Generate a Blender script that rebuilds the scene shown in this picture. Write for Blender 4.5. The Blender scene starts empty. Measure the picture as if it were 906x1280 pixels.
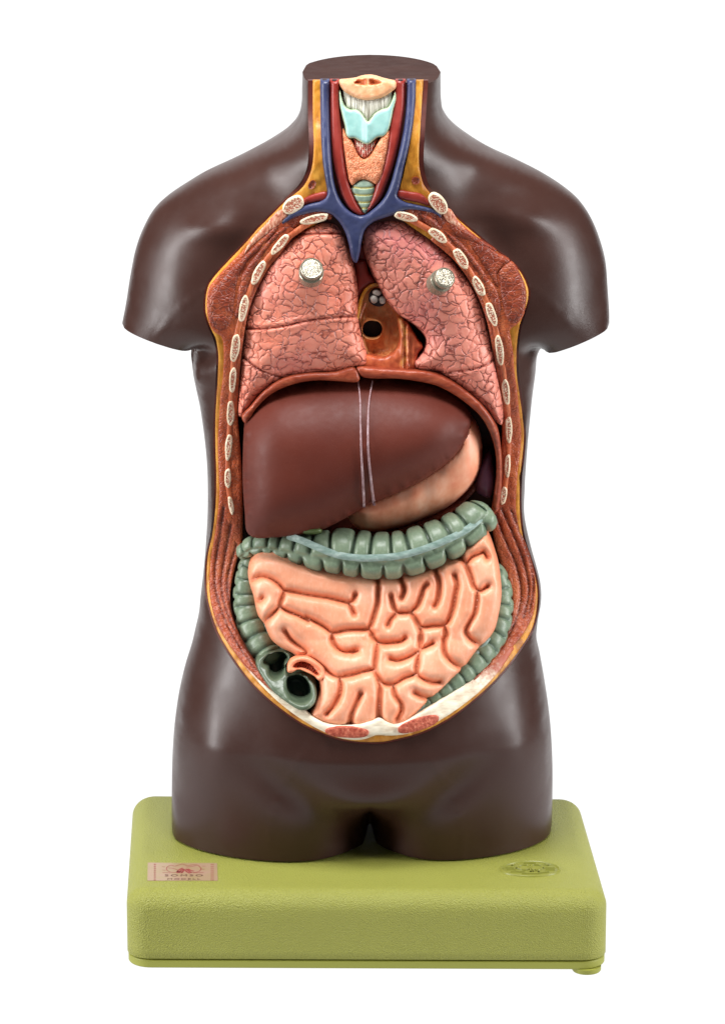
import bpy, bmesh, math, random
import numpy as np
from mathutils import Vector, Matrix
from mathutils.geometry import delaunay_2d_cdt
random.seed(4); np.random.seed(4)
S = 0.001                       # one modelling unit = 1 mm
sc = bpy.context.scene
COL = sc.collection
# ------------------------------------------------------------------ camera
FOC = 5000.0; CX, CY = 453.0, 640.0
PIT = math.radians(15.6)
Fv = np.array([0, math.cos(PIT), -math.sin(PIT)]); Uv = np.array([0, math.sin(PIT), math.cos(PIT)])
Z0 = 0.0
CAM = np.array([0, 0, 0.0]) - FOC * Fv
def at(px, py, Y):
    """model-space point (mm) on the frontal plane y = Y for a measured point of the reference"""
    px = np.asarray(px, float); py = np.asarray(py, float); Y = np.asarray(Y, float)
    px, py, Y = np.broadcast_arrays(px, py, Y)
    d = Fv[None] + ((px.ravel() - CX) / FOC)[:, None] * np.array([1, 0, 0])[None] - ((py.ravel() - CY) / FOC)[:, None] * Uv[None]
    t = (Y.ravel() - CAM[1]) / d[:, 1]
    return (CAM[None] + d * t[:, None])
def at_z(px, py, z):
    d = Fv + (px - CX) / FOC * np.array([1, 0, 0]) - (py - CY) / FOC * Uv
    t = (z - CAM[2]) / d[2]
    return CAM + d * t
# ------------------------------------------------------------------ curve tools
def cr(pts, closed=True, step=2.0):
    """Catmull-Rom through pts, resampled evenly"""
    P = np.array(pts, float); n = len(P)
    out = []
    rng = range(n if closed else n - 1)
    for i in rng:
        if closed: p0, p1, p2, p3 = P[(i - 1) % n], P[i], P[(i + 1) % n], P[(i + 2) % n]
        else: p0, p1, p2, p3 = P[max(i - 1, 0)], P[i], P[i + 1], P[min(i + 2, n - 1)]
        a, b, c = np.linalg.norm(p1 - p0) ** .5 + 1e-6, np.linalg.norm(p2 - p1) ** .5 + 1e-6, np.linalg.norm(p3 - p2) ** .5 + 1e-6
        m1 = ((p1 - p0) / a - (p2 - p0) / (a + b) + (p2 - p1) / b) * b if a > 1e-3 else (p2 - p1)
        m2 = ((p2 - p1) / b - (p3 - p1) / (b + c) + (p3 - p2) / c) * b if c > 1e-3 else (p2 - p1)
        for t in np.linspace(0, 1, 12, endpoint=False):
            out.append((2*t**3 - 3*t*t + 1) * p1 + (t**3 - 2*t*t + t) * m1 + (-2*t**3 + 3*t*t) * p2 + (t**3 - t*t) * m2)
    if not closed: out.append(P[-1])
    return resample(np.array(out), step, closed)
def resample(P, step, closed=True):
    Q = np.vstack([P, P[:1]]) if closed else P
    L = np.r_[0, np.cumsum(np.linalg.norm(np.diff(Q, axis=0), axis=1))]
    n = max(3, int(round(L[-1] / step)))
    s = np.linspace(0, L[-1], n + 1)
    R = np.stack([np.interp(s, L, Q[:, k]) for k in range(Q.shape[1])], 1)
    return R[:-1] if closed else R
def cc(ox, oy, s, pts): return [(ox + x / s, oy + y / s) for x, y in pts]
def seg_dist(P, L, closed=False, arc=False):
    """distance of points P to polyline L (and arc position)"""
    A = L; B = np.roll(L, -1, 0)
    if not closed: A, B = L[:-1], L[1:]
    best = np.full(len(P), 1e9); arcp = np.zeros(len(P))
    ln = np.linalg.norm(B - A, axis=1); cum = np.r_[0, np.cumsum(ln)]
    for i0 in range(0, len(P), 4000):
        p = P[i0:i0+4000]
        ab = (B - A)[None]; ap = p[:, None] - A[None]
        t = np.clip((ap * ab).sum(2) / np.maximum((ab * ab).sum(2), 1e-9), 0, 1)
        d = np.linalg.norm(ap - ab * t[..., None], axis=2)
        j = d.argmin(1); k = np.arange(len(p))
        best[i0:i0+4000] = d[k, j]; arcp[i0:i0+4000] = cum[j] + t[k, j] * ln[j]
    return (best, arcp) if arc else best
def inside(P, poly):
    x, y = P[:, 0], P[:, 1]; r = np.zeros(len(P), bool)
    for (x1, y1), (x2, y2) in zip(poly, np.roll(poly, -1, 0)):
        if y1 == y2: continue
        c = ((y1 > y) != (y2 > y)) & (x < (x2 - x1) * (y - y1) / (y2 - y1) + x1)
        r ^= c
    return r
def offset_in(P, w):
    """move closed polyline points inward by w (array or number)"""
    a = 0.5 * np.sum(P[:, 0] * np.roll(P[:, 1], -1) - np.roll(P[:, 0], -1) * P[:, 1])
    T = np.roll(P, -2, 0) - np.roll(P, 2, 0); T /= np.linalg.norm(T, axis=1)[:, None] + 1e-9
    N = np.stack([-T[:, 1], T[:, 0]], 1) * (1 if a > 0 else -1)
    return P + N * np.asarray(w).reshape(-1, 1)
def bl(x, table):
    xs = [a for a, b in table]; ys = [b for a, b in table]
    return np.interp(x, xs, ys)
def vnoise(P, scale, seed=0):
    """smooth 2-D value noise in -1..1"""
    r = np.random.RandomState(seed); G = r.rand(64, 64) * 2 - 1
    q = P / scale + 1000; i = np.floor(q).astype(int); f = q - i; f = f * f * (3 - 2 * f)
    g = lambda a, b: G[(i[:, 0] + a) % 64, (i[:, 1] + b) % 64]
    return (g(0,0)*(1-f[:,0])+g(1,0)*f[:,0])*(1-f[:,1]) + (g(0,1)*(1-f[:,0])+g(1,1)*f[:,0])*f[:,1]
# ------------------------------------------------------------------ object tools
def link(o, parent=None):
    COL.objects.link(o)
    if parent is not None: o.parent = parent
    return o
def empty(name, label, cat, loc=(0, 0, 0), group=None):
    o = bpy.data.objects.new(name, None); o.empty_display_size = .03
    COL.objects.link(o); o['label'] = label; o['category'] = cat
    if group: o['group'] = group
    return o
def mesh_obj(name, V, F, mat, parent=None, smooth=True, attrs=None, label=None, sharp=None):
    me = bpy.data.meshes.new(name)
    me.from_pydata([tuple(v) for v in (np.asarray(V) * S)], [], [tuple(int(i) for i in f) for f in F])
    me.update()
    if smooth: me.polygons.foreach_set('use_smooth', [True] * len(me.polygons))
    for k, a in (attrs or {}).items():
        if np.ndim(a) == 1:
            at_ = me.attributes.new(k, 'FLOAT', 'POINT'); at_.data.foreach_set('value', np.asarray(a, np.float32))
        else:
            at_ = me.attributes.new(k, 'FLOAT_VECTOR', 'POINT'); at_.data.foreach_set('vector', np.asarray(a, np.float32).ravel())
    if sharp is not None:
        me.set_sharp_from_angle(angle=math.radians(sharp))
    me.materials.append(mat)
    o = bpy.data.objects.new(name, me); link(o, parent)
    if label: o['label'] = label
    return o
def cdt(P, loops):
    edges = []
    for a, b in loops:
        edges += [(i, i + 1) for i in range(a, b - 1)] + [(b - 1, a)]
    r = delaunay_2d_cdt([Vector((float(x), float(y))) for x, y in P], edges, [], 0, 1e-5)
    V = np.array([(v.x, v.y) for v in r[0]]); T = np.array([list(f) for f in r[2]], int)
    return V, T
def triangulate(outer, holes=(), sp=2.5, rim=(0.9,), extra=None):
    loops = [np.asarray(outer)] + [np.asarray(h) for h in holes]
    idx = []; allp = []; n = 0
    for L in loops:
        idx.append((n, n + len(L))); n += len(L); allp.append(L)
    B = np.vstack(allp)
    def dist(P):
        d = np.full(len(P), 1e9)
        for L in loops: d = np.minimum(d, seg_dist(P, L, True))
        return d
    def isin(P):
        m = inside(P, loops[0])
        for h in loops[1:]: m &= ~inside(P, h)
        return m
    mn, mx = loops[0].min(0), loops[0].max(0)
    rows = np.arange(mn[1], mx[1], sp * .87); g = []
    for j, y in enumerate(rows):
        xs = np.arange(mn[0] + (sp / 2 if j % 2 else 0), mx[0], sp); g.append(np.stack([xs, np.full(len(xs), y)], 1))
    G = np.vstack(g); G = G + (np.random.rand(*G.shape) - .5) * sp * .12
    G = G[isin(G)]; G = G[dist(G) > max(sp * .6, (rim[-1] if rim else 0) + sp * .45)]
    pts = [B, G]
    for k, r_ in enumerate(rim or ()):
        for L in loops:
            for sgn in (1, -1):
                Q = offset_in(L, r_ * sgn); Q = Q[isin(Q)]; Q = Q[dist(Q) > r_ * .85]
                if len(Q): pts.append(Q)
    if extra is not None: pts.append(extra)
    V, T = cdt(np.vstack(pts), idx)
    c = V[T].mean(1); T = T[isin(c)]
    a = V[T]; ar = (a[:,1,0]-a[:,0,0])*(a[:,2,1]-a[:,0,1]) - (a[:,2,0]-a[:,0,0])*(a[:,1,1]-a[:,0,1])
    T = T[np.abs(ar) > 1e-7]; ar = ar[np.abs(ar) > 1e-7]
    T[ar > 0] = T[ar > 0][:, ::-1]
    return V, T, dist(V), [L for L in loops]
def relief(name, outer, Yf, mat, parent=None, sp=2.5, holes=(), back=25, attrs=None, label=None, rim=(0.9,), sharp=None, smooth_it=0):
    """solid panel: modelled front Yf(P, d) over an outline, straight sides `back` deep, flat rear"""
    V, T, d, loops = triangulate(outer, holes, sp, rim)
    Y = np.asarray(Yf(V, d), float) + np.zeros(len(V))
    if smooth_it:
        E = np.vstack([T[:, [0, 1]], T[:, [1, 2]], T[:, [2, 0]]]); E = np.vstack([E, E[:, ::-1]])
        cnt = np.bincount(E[:, 0], minlength=len(V)); fix = d < .05
        for _ in range(smooth_it):
            Yn = np.bincount(E[:, 0], Y[E[:, 1]], len(V)) / np.maximum(cnt, 1); Y = np.where(fix, Y, Yn)
    W = at(V[:, 0], V[:, 1], Y)
    n = len(W)
    e = {}
    for t in T:
        for a, b in ((t[0], t[1]), (t[1], t[2]), (t[2], t[0])): e[(a, b)] = e.get((a, b), 0) + 1
    bd = [(a, b) for (a, b) in e if (b, a) not in e]
    used = sorted({a for a, b in bd} | {b for a, b in bd}); m = {v: n + i for i, v in enumerate(used)}
    bk = W[used] + np.array([0, back, 0])
    VV = np.vstack([W, bk]); F = [tuple(t) for t in T] + [(b, a, m[a], m[b]) for a, b in bd]
    at2 = {}
    A = attrs(V, d) if attrs else {}
    A.setdefault('edge', d)
    for k, a in A.items():
        a = np.asarray(a); at2[k] = np.concatenate([a, a[used]])
    return mesh_obj(name, VV, F, mat, parent, True, at2, label, sharp if sharp else 60)
def tube(name, path, rad, mat, parent=None, seg=16, mod=None, cap=True, attrs=False, label=None, flat=1.0):
    """tube through 3-D points (mm); rad array; mod(s, th) scales the radius"""
    P = np.asarray(path, float); n = len(P); rad = np.broadcast_to(rad, (n,))
    T = np.gradient(P, axis=0); T /= np.linalg.norm(T, axis=1)[:, None]
    ref = np.array([0, -1.0, 0]); V = []; s = np.r_[0, np.cumsum(np.linalg.norm(np.diff(P, axis=0), axis=1))]
    th = np.linspace(0, 2 * math.pi, seg, endpoint=False); ss = []; tt = []
    for i in range(n):
        a = ref - T[i] * ref.dot(T[i]); a /= np.linalg.norm(a); b = np.cross(T[i], a)
        k = mod(s[i], th) if mod else np.ones(seg)
        for j in range(seg):
            V.append(P[i] + rad[i] * k[j] * (a * math.cos(th[j]) * flat + b * math.sin(th[j])))
            ss.append(s[i]); tt.append(th[j])
    F = [(i*seg+j, (i+1)*seg+j, (i+1)*seg+(j+1) % seg, i*seg+(j+1) % seg) for i in range(n-1) for j in range(seg)]
    if cap: F += [tuple(range(seg)), tuple(reversed(range((n-1)*seg, n*seg)))]
    at_ = {'sarc': np.array(ss), 'theta': np.array(tt)} if attrs else None
    return mesh_obj(name, V, F, mat, parent, True, at_, label, 55)
def lathe_pts(prof, seg=40):
    V = []; F = []
    for r, z in prof:
        for j in range(seg): V.append((r * math.cos(2*math.pi*j/seg), r * math.sin(2*math.pi*j/seg), z))
    n = len(prof)
    F = [(i*seg+j, i*seg+(j+1) % seg, (i+1)*seg+(j+1) % seg, (i+1)*seg+j) for i in range(n-1) for j in range(seg)]
    F += [tuple(reversed(range(seg))), tuple(range((n-1)*seg, n*seg))]
    return np.array(V), F
# ------------------------------------------------------------------ materials
def srgb(r, g, b):
    f = lambda c: (c/255/12.92) if c/255 <= .04045 else ((c/255+.055)/1.055)**2.4
    return (f(r), f(g), f(b), 1)
class NT:
    def __init__(s, name):
        s.m = bpy.data.materials.new(name); s.m.use_nodes = True; s.t = s.m.node_tree; s.n = s.t.nodes
        s.b = s.n['Principled BSDF']; s.tc = s.n.new('ShaderNodeTexCoord')
    def new(s, kind, **kw):
        x = s.n.new(kind)
        for k, v in kw.items(): setattr(x, k, v)
        return x
    def lk(s, a, b): s.t.links.new(a, b)
    def inp(s, sock, v):
        if hasattr(v, 'is_linked') or hasattr(v, 'links'): s.lk(v, sock)
        else: sock.default_value = v
    def vec(s, scale=(1, 1, 1)):
        m = s.new('ShaderNodeMapping'); m.inputs['Scale'].default_value = scale
        s.lk(s.tc.outputs['Object'], m.inputs['Vector']); return m.outputs['Vector']
    def noise(s, scale, detail=3, vec=None, rough=.55, dist=0):
        x = s.new('ShaderNodeTexNoise'); x.inputs['Scale'].default_value = scale; x.inputs['Detail'].default_value = detail
        x.inputs['Roughness'].default_value = rough; x.inputs['Distortion'].default_value = dist
        s.lk(vec if vec else s.tc.outputs['Object'], x.inputs['Vector']); return x.outputs['Fac']
    def noisec(s, scale, detail=2):
        x = s.new('ShaderNodeTexNoise'); x.inputs['Scale'].default_value = scale; x.inputs['Detail'].default_value = detail
        s.lk(s.tc.outputs['Object'], x.inputs['Vector']); return x.outputs['Color']
    def voro(s, scale, feature='DISTANCE_TO_EDGE', vec=None, rnd=1.0):
        x = s.new('ShaderNodeTexVoronoi'); x.feature = feature; x.inputs['Scale'].default_value = scale
        x.inputs['Randomness'].default_value = rnd
        s.lk(vec if vec else s.tc.outputs['Object'], x.inputs['Vector']); return x.outputs['Distance']
    def ramp(s, fac, stops):
        x = s.new('ShaderNodeValToRGB'); s.lk(fac, x.inputs['Fac'])
        while len(x.color_ramp.elements) < len(stops): x.color_ramp.elements.new(.5)
        for e, (p, c) in zip(x.color_ramp.elements, stops):
            e.position = p; e.color = c if len(np.atleast_1d(c)) == 4 else (c, c, c, 1)
        return x.outputs['Color']
    def mix(s, f, a, b, mode='MIX'):
        x = s.new('ShaderNodeMix', data_type='RGBA', blend_type=mode)
        s.inp(x.inputs[0], f); s.inp(x.inputs[6], a); s.inp(x.inputs[7], b); return x.outputs[2]
    def math(s, op, a, b=0.0, c=0.0, clamp=False):
        x = s.new('ShaderNodeMath', operation=op); x.use_clamp = clamp
        s.inp(x.inputs[0], a); s.inp(x.inputs[1], b); s.inp(x.inputs[2], c); return x.outputs[0]
    def mr(s, v, a, b, c=0.0, d=1.0):
        x = s.new('ShaderNodeMapRange', interpolation_type='SMOOTHSTEP'); s.inp(x.inputs[0], v)
        for i, q in enumerate((a, b, c, d)): x.inputs[i+1].default_value = q
        return x.outputs[0]
    def attr(s, name, out='Fac'):
        x = s.new('ShaderNodeAttribute'); x.attribute_name = name; return x.outputs[out]
    def bump(s, h, strength, dist=.001, normal=None):
        x = s.new('ShaderNodeBump'); x.inputs['Strength'].default_value = strength; x.inputs['Distance'].default_value = dist
        s.lk(h, x.inputs['Height'])
        if normal: s.lk(normal, x.inputs['Normal'])
        return x.outputs['Normal']
    def fin(s, color, rough=.4, normal=None, spec=.5, coat=0, sss=0, metal=0):
        s.inp(s.b.inputs['Base Color'], color); s.inp(s.b.inputs['Roughness'], rough)
        s.b.inputs['Specular IOR Level'].default_value = spec; s.b.inputs['Metallic'].default_value = metal
        s.b.inputs['Coat Weight'].default_value = coat; s.b.inputs['Coat Roughness'].default_value = .25
        if sss:
            s.b.inputs['Subsurface Weight'].default_value = sss; s.b.inputs['Subsurface Scale'].default_value = .004
            s.b.inputs['Subsurface Radius'].default_value = (1, .4, .25)
        if normal: s.lk(normal, s.b.inputs['Normal'])
        return s.m
def painted(name, c1, c2, scale=18, rough=.38, bscale=500, bstr=.15, spec=.45, sss=0):
    t = NT(name); f = t.ramp(t.noise(scale, 4), [(.3, c1), (.7, c2)])
    r = t.mr(t.noise(60, 3), .3, .7, rough - .05, rough + .08)
    n = t.bump(t.noise(bscale, 3), bstr, .0006)
    n = t.bump(t.noise(40, 2), .12, .002, n)
    return t.fin(f, r, n, spec, sss=sss)
M = {}
t = NT('brown_skin_paint')
base = t.ramp(t.noise(5, 4), [(.3, srgb(52, 31, 26)), (.7, srgb(61, 37, 31))])
base = t.mix(t.mr(t.noise(1400, 2), .55, .75, 0, .35), base, srgb(80, 60, 54))
M['skin'] = t.fin(base, t.mr(t.noise(30, 3), .3, .7, .30, .38), t.bump(t.noise(900, 2), .14, .0006), .36)
M['cap'] = painted('brown_cut_face_paint', srgb(52, 32, 28), srgb(62, 40, 35), 20, .7, 600, .1, .12)
M['rim'] = painted('dark_red_rim_paint', srgb(74, 30, 26), srgb(96, 42, 32), 40, .4)
# yellow fat with streaks running down
t = NT('yellow_fat_paint')
v = t.vec((1, 1, .35)); f = t.noise(70, 5, v, .6, .6)
c = t.ramp(f, [(.28, srgb(140, 74, 20)), (.48, srgb(186, 122, 36)), (.68, srgb(212, 152, 60))])
M['fat'] = t.fin(c, .42, t.bump(f, .5, .003), .4)
def muscle_mat(name, c1, c2, c3, vs=(1, 1, .2), sc_=100, cellular=True, cell=.7, fol=False):
    t = NT(name); v = t.vec(vs); f = t.noise(sc_, 5, v, .65, 1.0)
    c = t.ramp(f, [(.3, c1), (.5, c2), (.72, c3)])
    vo = t.voro(150, vec=t.vec((1, 1, 1.4)))
    if cellular:
        k = t.mr(vo, 0.0, .08, 1, 0); k = t.math('MULTIPLY', k, t.mr(t.noise(55, 2), .42, .6, 0, cell))
        c = t.mix(k, c, srgb(70, 24, 18))
        h = t.math('ADD', f, t.mr(vo, 0, .16, 0, 1.2))
    else: h = f
    if fol: c = t.mix(t.attr('fold'), c, srgb(84, 28, 18))
    return t.fin(c, .40, t.bump(h, .32 if fol else .42, .0018), .45)
M['muscle'] = muscle_mat('red_muscle_paint', srgb(134, 52, 28), srgb(166, 76, 42), srgb(194, 106, 64), (1, 1, .2), 70, True, .3, True)
M['pec'] = muscle_mat('dark_muscle_paint', srgb(108, 40, 24), srgb(134, 56, 34), srgb(164, 82, 50), (1, 1, 1), 45)
M['inter'] = muscle_mat('intercostal_paint', srgb(156, 70, 42), srgb(188, 96, 60), srgb(212, 128, 84), (1, 1, .3), 160, False)
M['diaphragm'] = muscle_mat('diaphragm_paint', srgb(120, 48, 30), srgb(150, 66, 42), srgb(176, 92, 62), (.3, 1, 1), 90, False)
M['cavity'] = muscle_mat('cavity_paint', srgb(60, 24, 18), srgb(84, 34, 24), srgb(110, 48, 34), (1, 1, 1), 40, False)
# bone section: cream rim, red marrow pits
t = NT('bone_section_paint')
e = t.attr('edge'); pit = t.voro(520, 'F1'); nz = t.noise(420, 3)
k = t.math('MULTIPLY', t.mr(e, 1.6, 2.8), t.mr(t.math('ADD', pit, nz), .78, 1.05, 0, .9))
c = t.mix(k, t.ramp(t.noise(120, 3), [(.3, srgb(214, 190, 158)), (.7, srgb(240, 224, 198))]), srgb(166, 78, 54))
M['bone'] = t.fin(c, .5, t.bump(t.math('SUBTRACT', nz, k), .5, .0015), .35)
t = NT('cream_fascia_paint'); v = t.vec((.25, 1, .25))
f = t.noise(160, 4, t.vec((.3, .3, 1)))
c = t.ramp(f, [(.3, srgb(206, 184, 158)), (.5, srgb(230, 218, 194)), (.7, srgb(244, 236, 216))])
fa = t.math('ADD', t.attr('fade'), t.math('MULTIPLY', t.math('SUBTRACT', t.noise(260, 3, t.vec((1, 1, 1))), .5), .7)); c = t.mix(t.mr(fa, .25, .8, 1, 0), c, srgb(176, 88, 62))
M['cream'] = t.fin(c, .45, t.bump(f, .4, .0015), .4)
# base plastic
t = NT('green_leathergrain_plastic')
vo = t.voro(640, 'SMOOTH_F1'); nz = t.noise(1100, 2)
h = t.math('ADD', vo, t.math('MULTIPLY', nz, .6))
c = t.ramp(t.noise(4, 2), [(.3, srgb(140, 141, 60)), (.7, srgb(146, 147, 65))])
M['base'] = t.fin(c, t.mr(nz, .3, .7, .42, .52), t.bump(h, .8, .0015), .42)
t = NT('green_plate_plastic'); M['plate'] = t.fin(srgb(142, 144, 60), .5, t.bump(t.noise(800, 2), .15, .0006), .4)
# ------------------------------------------------------------------ body silhouette
def sil_body():
    L = [(378,90),(377.5,110),(377,128),(373,145),(363,159),(345,172),(317,187),(288,201),(257,215),(235,228),(211,244),(193,261),(179,286),(170,311),(163,346),(158,378),(153,404)]
    armL = [(153,404),(246,428)]
    fl = [(246,428),(239.5,437),(240.5,456),(244.5,480),(250,506),(255,540),(259,580),(260,625),(259,656),(256.5,693),(254,719),(251,745),(249,765),(245,783),(240,804),(232,830),(225,860),(219,900),(216,940),(215,980),(215,1033)]
    bot = [(215,1033),(453,1033),(459,1028),(462,1023),(465,1028),(471,1033),(689,1033)]
    fr = [(689,1033),(690,1000),(690,950),(687,900),(681,855),(674,815),(670,795),(672,772),(676,749),(675,729),(669.6,706),(664,686),(655,643),(655.5,610),(657,582),(659,556),(664,503),(669,463),(671.5,440),(676,432)]
    armR = [(676,432),(761,404)]
    R = [(761,404),(761,392),(759,360),(756,325),(748.5,297),(738,272),(724,251),(706,235),(678,217),(646,201),(611,185.5),(586,171),(565,155),(554,139.5),(551,124),(550.5,105),(550.5,90)]
    return L, armL, fl, bot, fr, armR, R
def toxz(P):
    w = at([p[0] for p in P], [p[1] for p in P], 0.0); return w[:, [0, 2]]
def fromxz(XZ, Y):
    W = np.stack([XZ[:, 0], np.broadcast_to(Y, (len(XZ),)), XZ[:, 1]], 1) - CAM
    dpt = W @ Fv; return np.stack([CX + W[:, 0] / dpt * FOC, CY - (W @ Uv) / dpt * FOC], 1)
sL, sAL, sFL, sB, sFR, sAR, sR = sil_body()
o_ = lambda p: cr(p, False, 4.0)
def line(a, b, step=4.0): return resample(np.array([a, b], float), step, False)
chains = [('side', o_(sL)), ('armL', line(*sAL)), ('side', o_(sFL)), ('bot', np.vstack([line(sB[0], sB[1])[:-1], line(sB[1], sB[2])[:-1], line(sB[2], sB[3])[:-1], line(sB[3], sB[4])[:-1], line(sB[4], sB[5])[:-1], line(sB[5], sB[6])])), ('side', o_(sFR)), ('armR', line(*sAR)), ('side', o_(sR)), ('neck', line(sR[-1], sL[0]))]
# outline with the stumps prolonged (gives open ends their full thickness)
ext = np.vstack([np.array([(378.0, -140)]), o_(sL), np.array([(146, 430), (140, 520), (200, 560), (238, 520)]) , o_(sFL)[1:], np.array([(215, 1400), (455, 1400), (459, 1120), (462, 1024), (465, 1120), (470, 1400), (690, 1400)]), o_(sFR), np.array([(684, 520), (720, 560), (772, 520), (767, 430)]), o_(sR), np.array([(550.5, -140)])])
extxz = resample(toxz(ext), 5.0, True)
G_ = 5.0; gx0, gz0 = extxz[:, 0].min() - 12, extxz[:, 1].min() - 12
nx = int((extxz[:, 0].max() + 12 - gx0) / G_) + 1; nz_ = int((extxz[:, 1].max() + 12 - gz0) / G_) + 1
GX, GZ = np.meshgrid(gx0 + np.arange(nx) * G_, gz0 + np.arange(nz_) * G_)
GP = np.stack([GX.ravel(), GZ.ravel()], 1)
msk = inside(GP, extxz).reshape(GX.shape)
dd = seg_dist(GP, extxz, True).reshape(GX.shape)
u = np.zeros(GX.shape); 
u[msk] = dd[msk] * 60
par = (np.add.outer(np.arange(nz_), np.arange(nx)) % 2).astype(bool)
for it in range(380):
    for p_ in (par, ~par):
        nb = np.zeros_like(u); nb[1:-1, 1:-1] = (u[2:, 1:-1] + u[:-2, 1:-1] + u[1:-1, 2:] + u[1:-1, :-2] + G_ * G_) / 4
        sel = msk & p_; u[sel] += 1.955 * (nb[sel] - u[sel])
rr = np.where(msk & (dd > 5), u / np.maximum(dd, 1e-6), 0); wt = (msk & (dd > 5)).astype(float)
r0, w0 = rr * wt, wt.copy()
for it in range(12):                     # spread outwards past the rim
    def bx(a): 
        a = np.pad(a, 1, mode='edge'); return (a[1:-1,1:-1]*4 + a[2:,1:-1]+a[:-2,1:-1]+a[1:-1,2:]+a[1:-1,:-2])/8
    r1, w1 = bx(r0), bx(w0); r0 = np.where(wt > 0, r0, r1); w0 = np.where(wt > 0, w0, w1)
RT = r0 / np.maximum(w0, 1e-9)
def bilin(Gr, P):
    fx = np.clip((P[:, 0] - gx0) / G_, 0, nx - 2); fz = np.clip((P[:, 1] - gz0) / G_, 0, nz_ - 2)
    i = fx.astype(int); j = fz.astype(int); a = fx - i; b = fz - j
    return (Gr[j, i]*(1-a)+Gr[j, i+1]*a)*(1-b) + (Gr[j+1, i]*(1-a)+Gr[j+1, i+1]*a)*b
def thick(P):
    """half thickness of the plain body at x,z"""
    d = seg_dist(P, extxz, True); d = np.where(inside(P, extxz), d, 0)
    h = np.sqrt(np.maximum(2 * bilin(RT, P) * d, 0))
    # row (photo y at Y=0) based depth ratio
    row = fromxz(P, 0.0)[:, 1]
    k = bl(row, [(90, 1.28), (140, 1.18), (170, 1.0), (200, .80), (230, .68), (260, .62), (400, .60), (600, .62), (780, .66), (900, .80), (1040, .76)])
    ax = np.abs(P[:, 0] - 10)
    ss = lambda v: (lambda c_: c_ * c_ * (3 - 2 * c_))(np.clip(v, 0, 1))
    arm = ss((ax - 140) / 110) * ss((490 - row) / 100) * ss((row - 180) / 130)
    k = k * (1 - arm) + (k * .3 + .55) * arm
    return h * k
# ------------------------------------------------------------------ contours of the window cut in the front (photo measure)
A_L = [(385,100.5),(385,143),(386,190),(383,212),(375,229),(360,245),(346,259),(330,275),(320,285),(304.5,303),(285,323.5),(269,341),(259,355),(255,372),(255,391),(260,408),(267,424),(270.5,441),(270,468),(268.5,496),(267,523),(267,560),(268,596),(267,634),(263,668),(257.5,695),(256,719),(256.5,741),(261,764),(269,788),(280,809),(296,833),(314,856),(335,876),(354,891),(378,907),(404,919),(431,927),(455,930)]
A_R = [(480,929.5),(497,926),(526,918),(555,904),(583,885),(612,860),(635,835),(652,812),(666,789),(672,768),(674,743),(671,720),(664,697),(656,672),(652,643),(652,600),(655,572),(657,543),(654.5,515),(651,490),(648,468),(648,435),(651,410),(657,391),(662,374),(662,361),(653.5,341),(640,326),(617.6,309),(595.6,291),(573.5,272),(557,256),(543,242),(533.5,225),(529.5,204),(531,165),(533,130),(535,100.5)]
D_L = [(372,291),(352,315),(332,341),(312,386),(303,435),(299,475),(297,516),(299,545),(301.5,575),(303,610),(303.5,656),(302,680),(295,706),(289,733),(288,756),(294,783),(306,809),(319.5,831),(333,849),(351,870),(372,885),(394,900),(409,907),(439,909),(455,906),(465,902.5)]
D_R = [(473,902),(483,905),(494.5,908.5),(520,895.5),(540,884),(566,867),(595,847),(617,821),(632,798),(638,778),(640,755),(638,735),(629,715),(621,692),(615.6,666),(614,643),(617,620),(621,600),(625,575),(627,550),(627,520),(624,490),(616,440),(606,394),(591,359),(568,326),(538,300)]
Ac = cr(A_L + A_R, False, 4.0)
def yskin(P):
    """depth of the front skin under photo points P"""
    P = np.asarray(P, float); Y = np.zeros(len(P))
    for i in range(10):
        w = at(P[:, 0], P[:, 1], Y); Y = Y * .5 - front_h(w[:, [0, 2]]) * .5
    return Y
crease = [cr(p, False, 6) for p in ([(318,890),(350,925),(390,955),(428,982),(462,1004)], [(612,885),(575,925),(535,957),(497,983),(463,1004)])]
crease = [toxz(c) for c in crease]
def gb(P, x, y, rx, ry, ang=0):
    c = toxz([(x, y)])[0]; d = P - c; a = math.radians(ang)
    u_ = d[:, 0] * math.cos(a) + d[:, 1] * math.sin(a); v_ = -d[:, 0] * math.sin(a) + d[:, 1] * math.cos(a)
    return np.exp(-(u_ / rx) ** 2 - (v_ / ry) ** 2)
def front_h(XZ):
    h = thick(XZ); lim = np.clip(h / 50, 0, 1)
    e = np.zeros(len(XZ))
    for c in crease: 
        d = seg_dist(XZ, c); tt_ = np.clip((fromxz(XZ, 0.0)[:, 1] - 870) / 100, 0, 1); e -= 9.5 * np.exp(-(d / 27) ** 2) * tt_ * tt_ * (3 - 2 * tt_)
    e += 6 * gb(XZ, 464, 950, 70, 26)
    e += 9 * gb(XZ, 272, 268, 34, 16, 12) + 9 * gb(XZ, 655, 258, 36, 16, -14)
    e -= 8 * gb(XZ, 300, 300, 40, 20, 40) + 8 * gb(XZ, 618, 290, 40, 20, -40)
    e -= 6 * gb(XZ, 340, 215, 26, 30) + 6 * gb(XZ, 585, 215, 26, 30)
    e += 8 * gb(XZ, 262, 900, 34, 70) + 8 * gb(XZ, 655, 900, 34, 70)
    e -= 30 * gb(XZ, 254, 428, 16, 11, 20) + 30 * gb(XZ, 666, 428, 14, 11, -20)
    row = fromxz(XZ, 0.0)[:, 1]; xc = toxz([(462, 1010)])[0][0]; a = np.abs(XZ[:, 0] - xc)
    g_ = np.clip((row - 950) / 70, 0, 1); g_ = g_ * g_ * (3 - 2 * g_); notch = 1 - .46 * g_ * np.exp(-(a / 44) ** 1.6) - .3 * g_ * np.exp(-(a / 7) ** 1.2)
    return (h + e * lim) * notch
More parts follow.
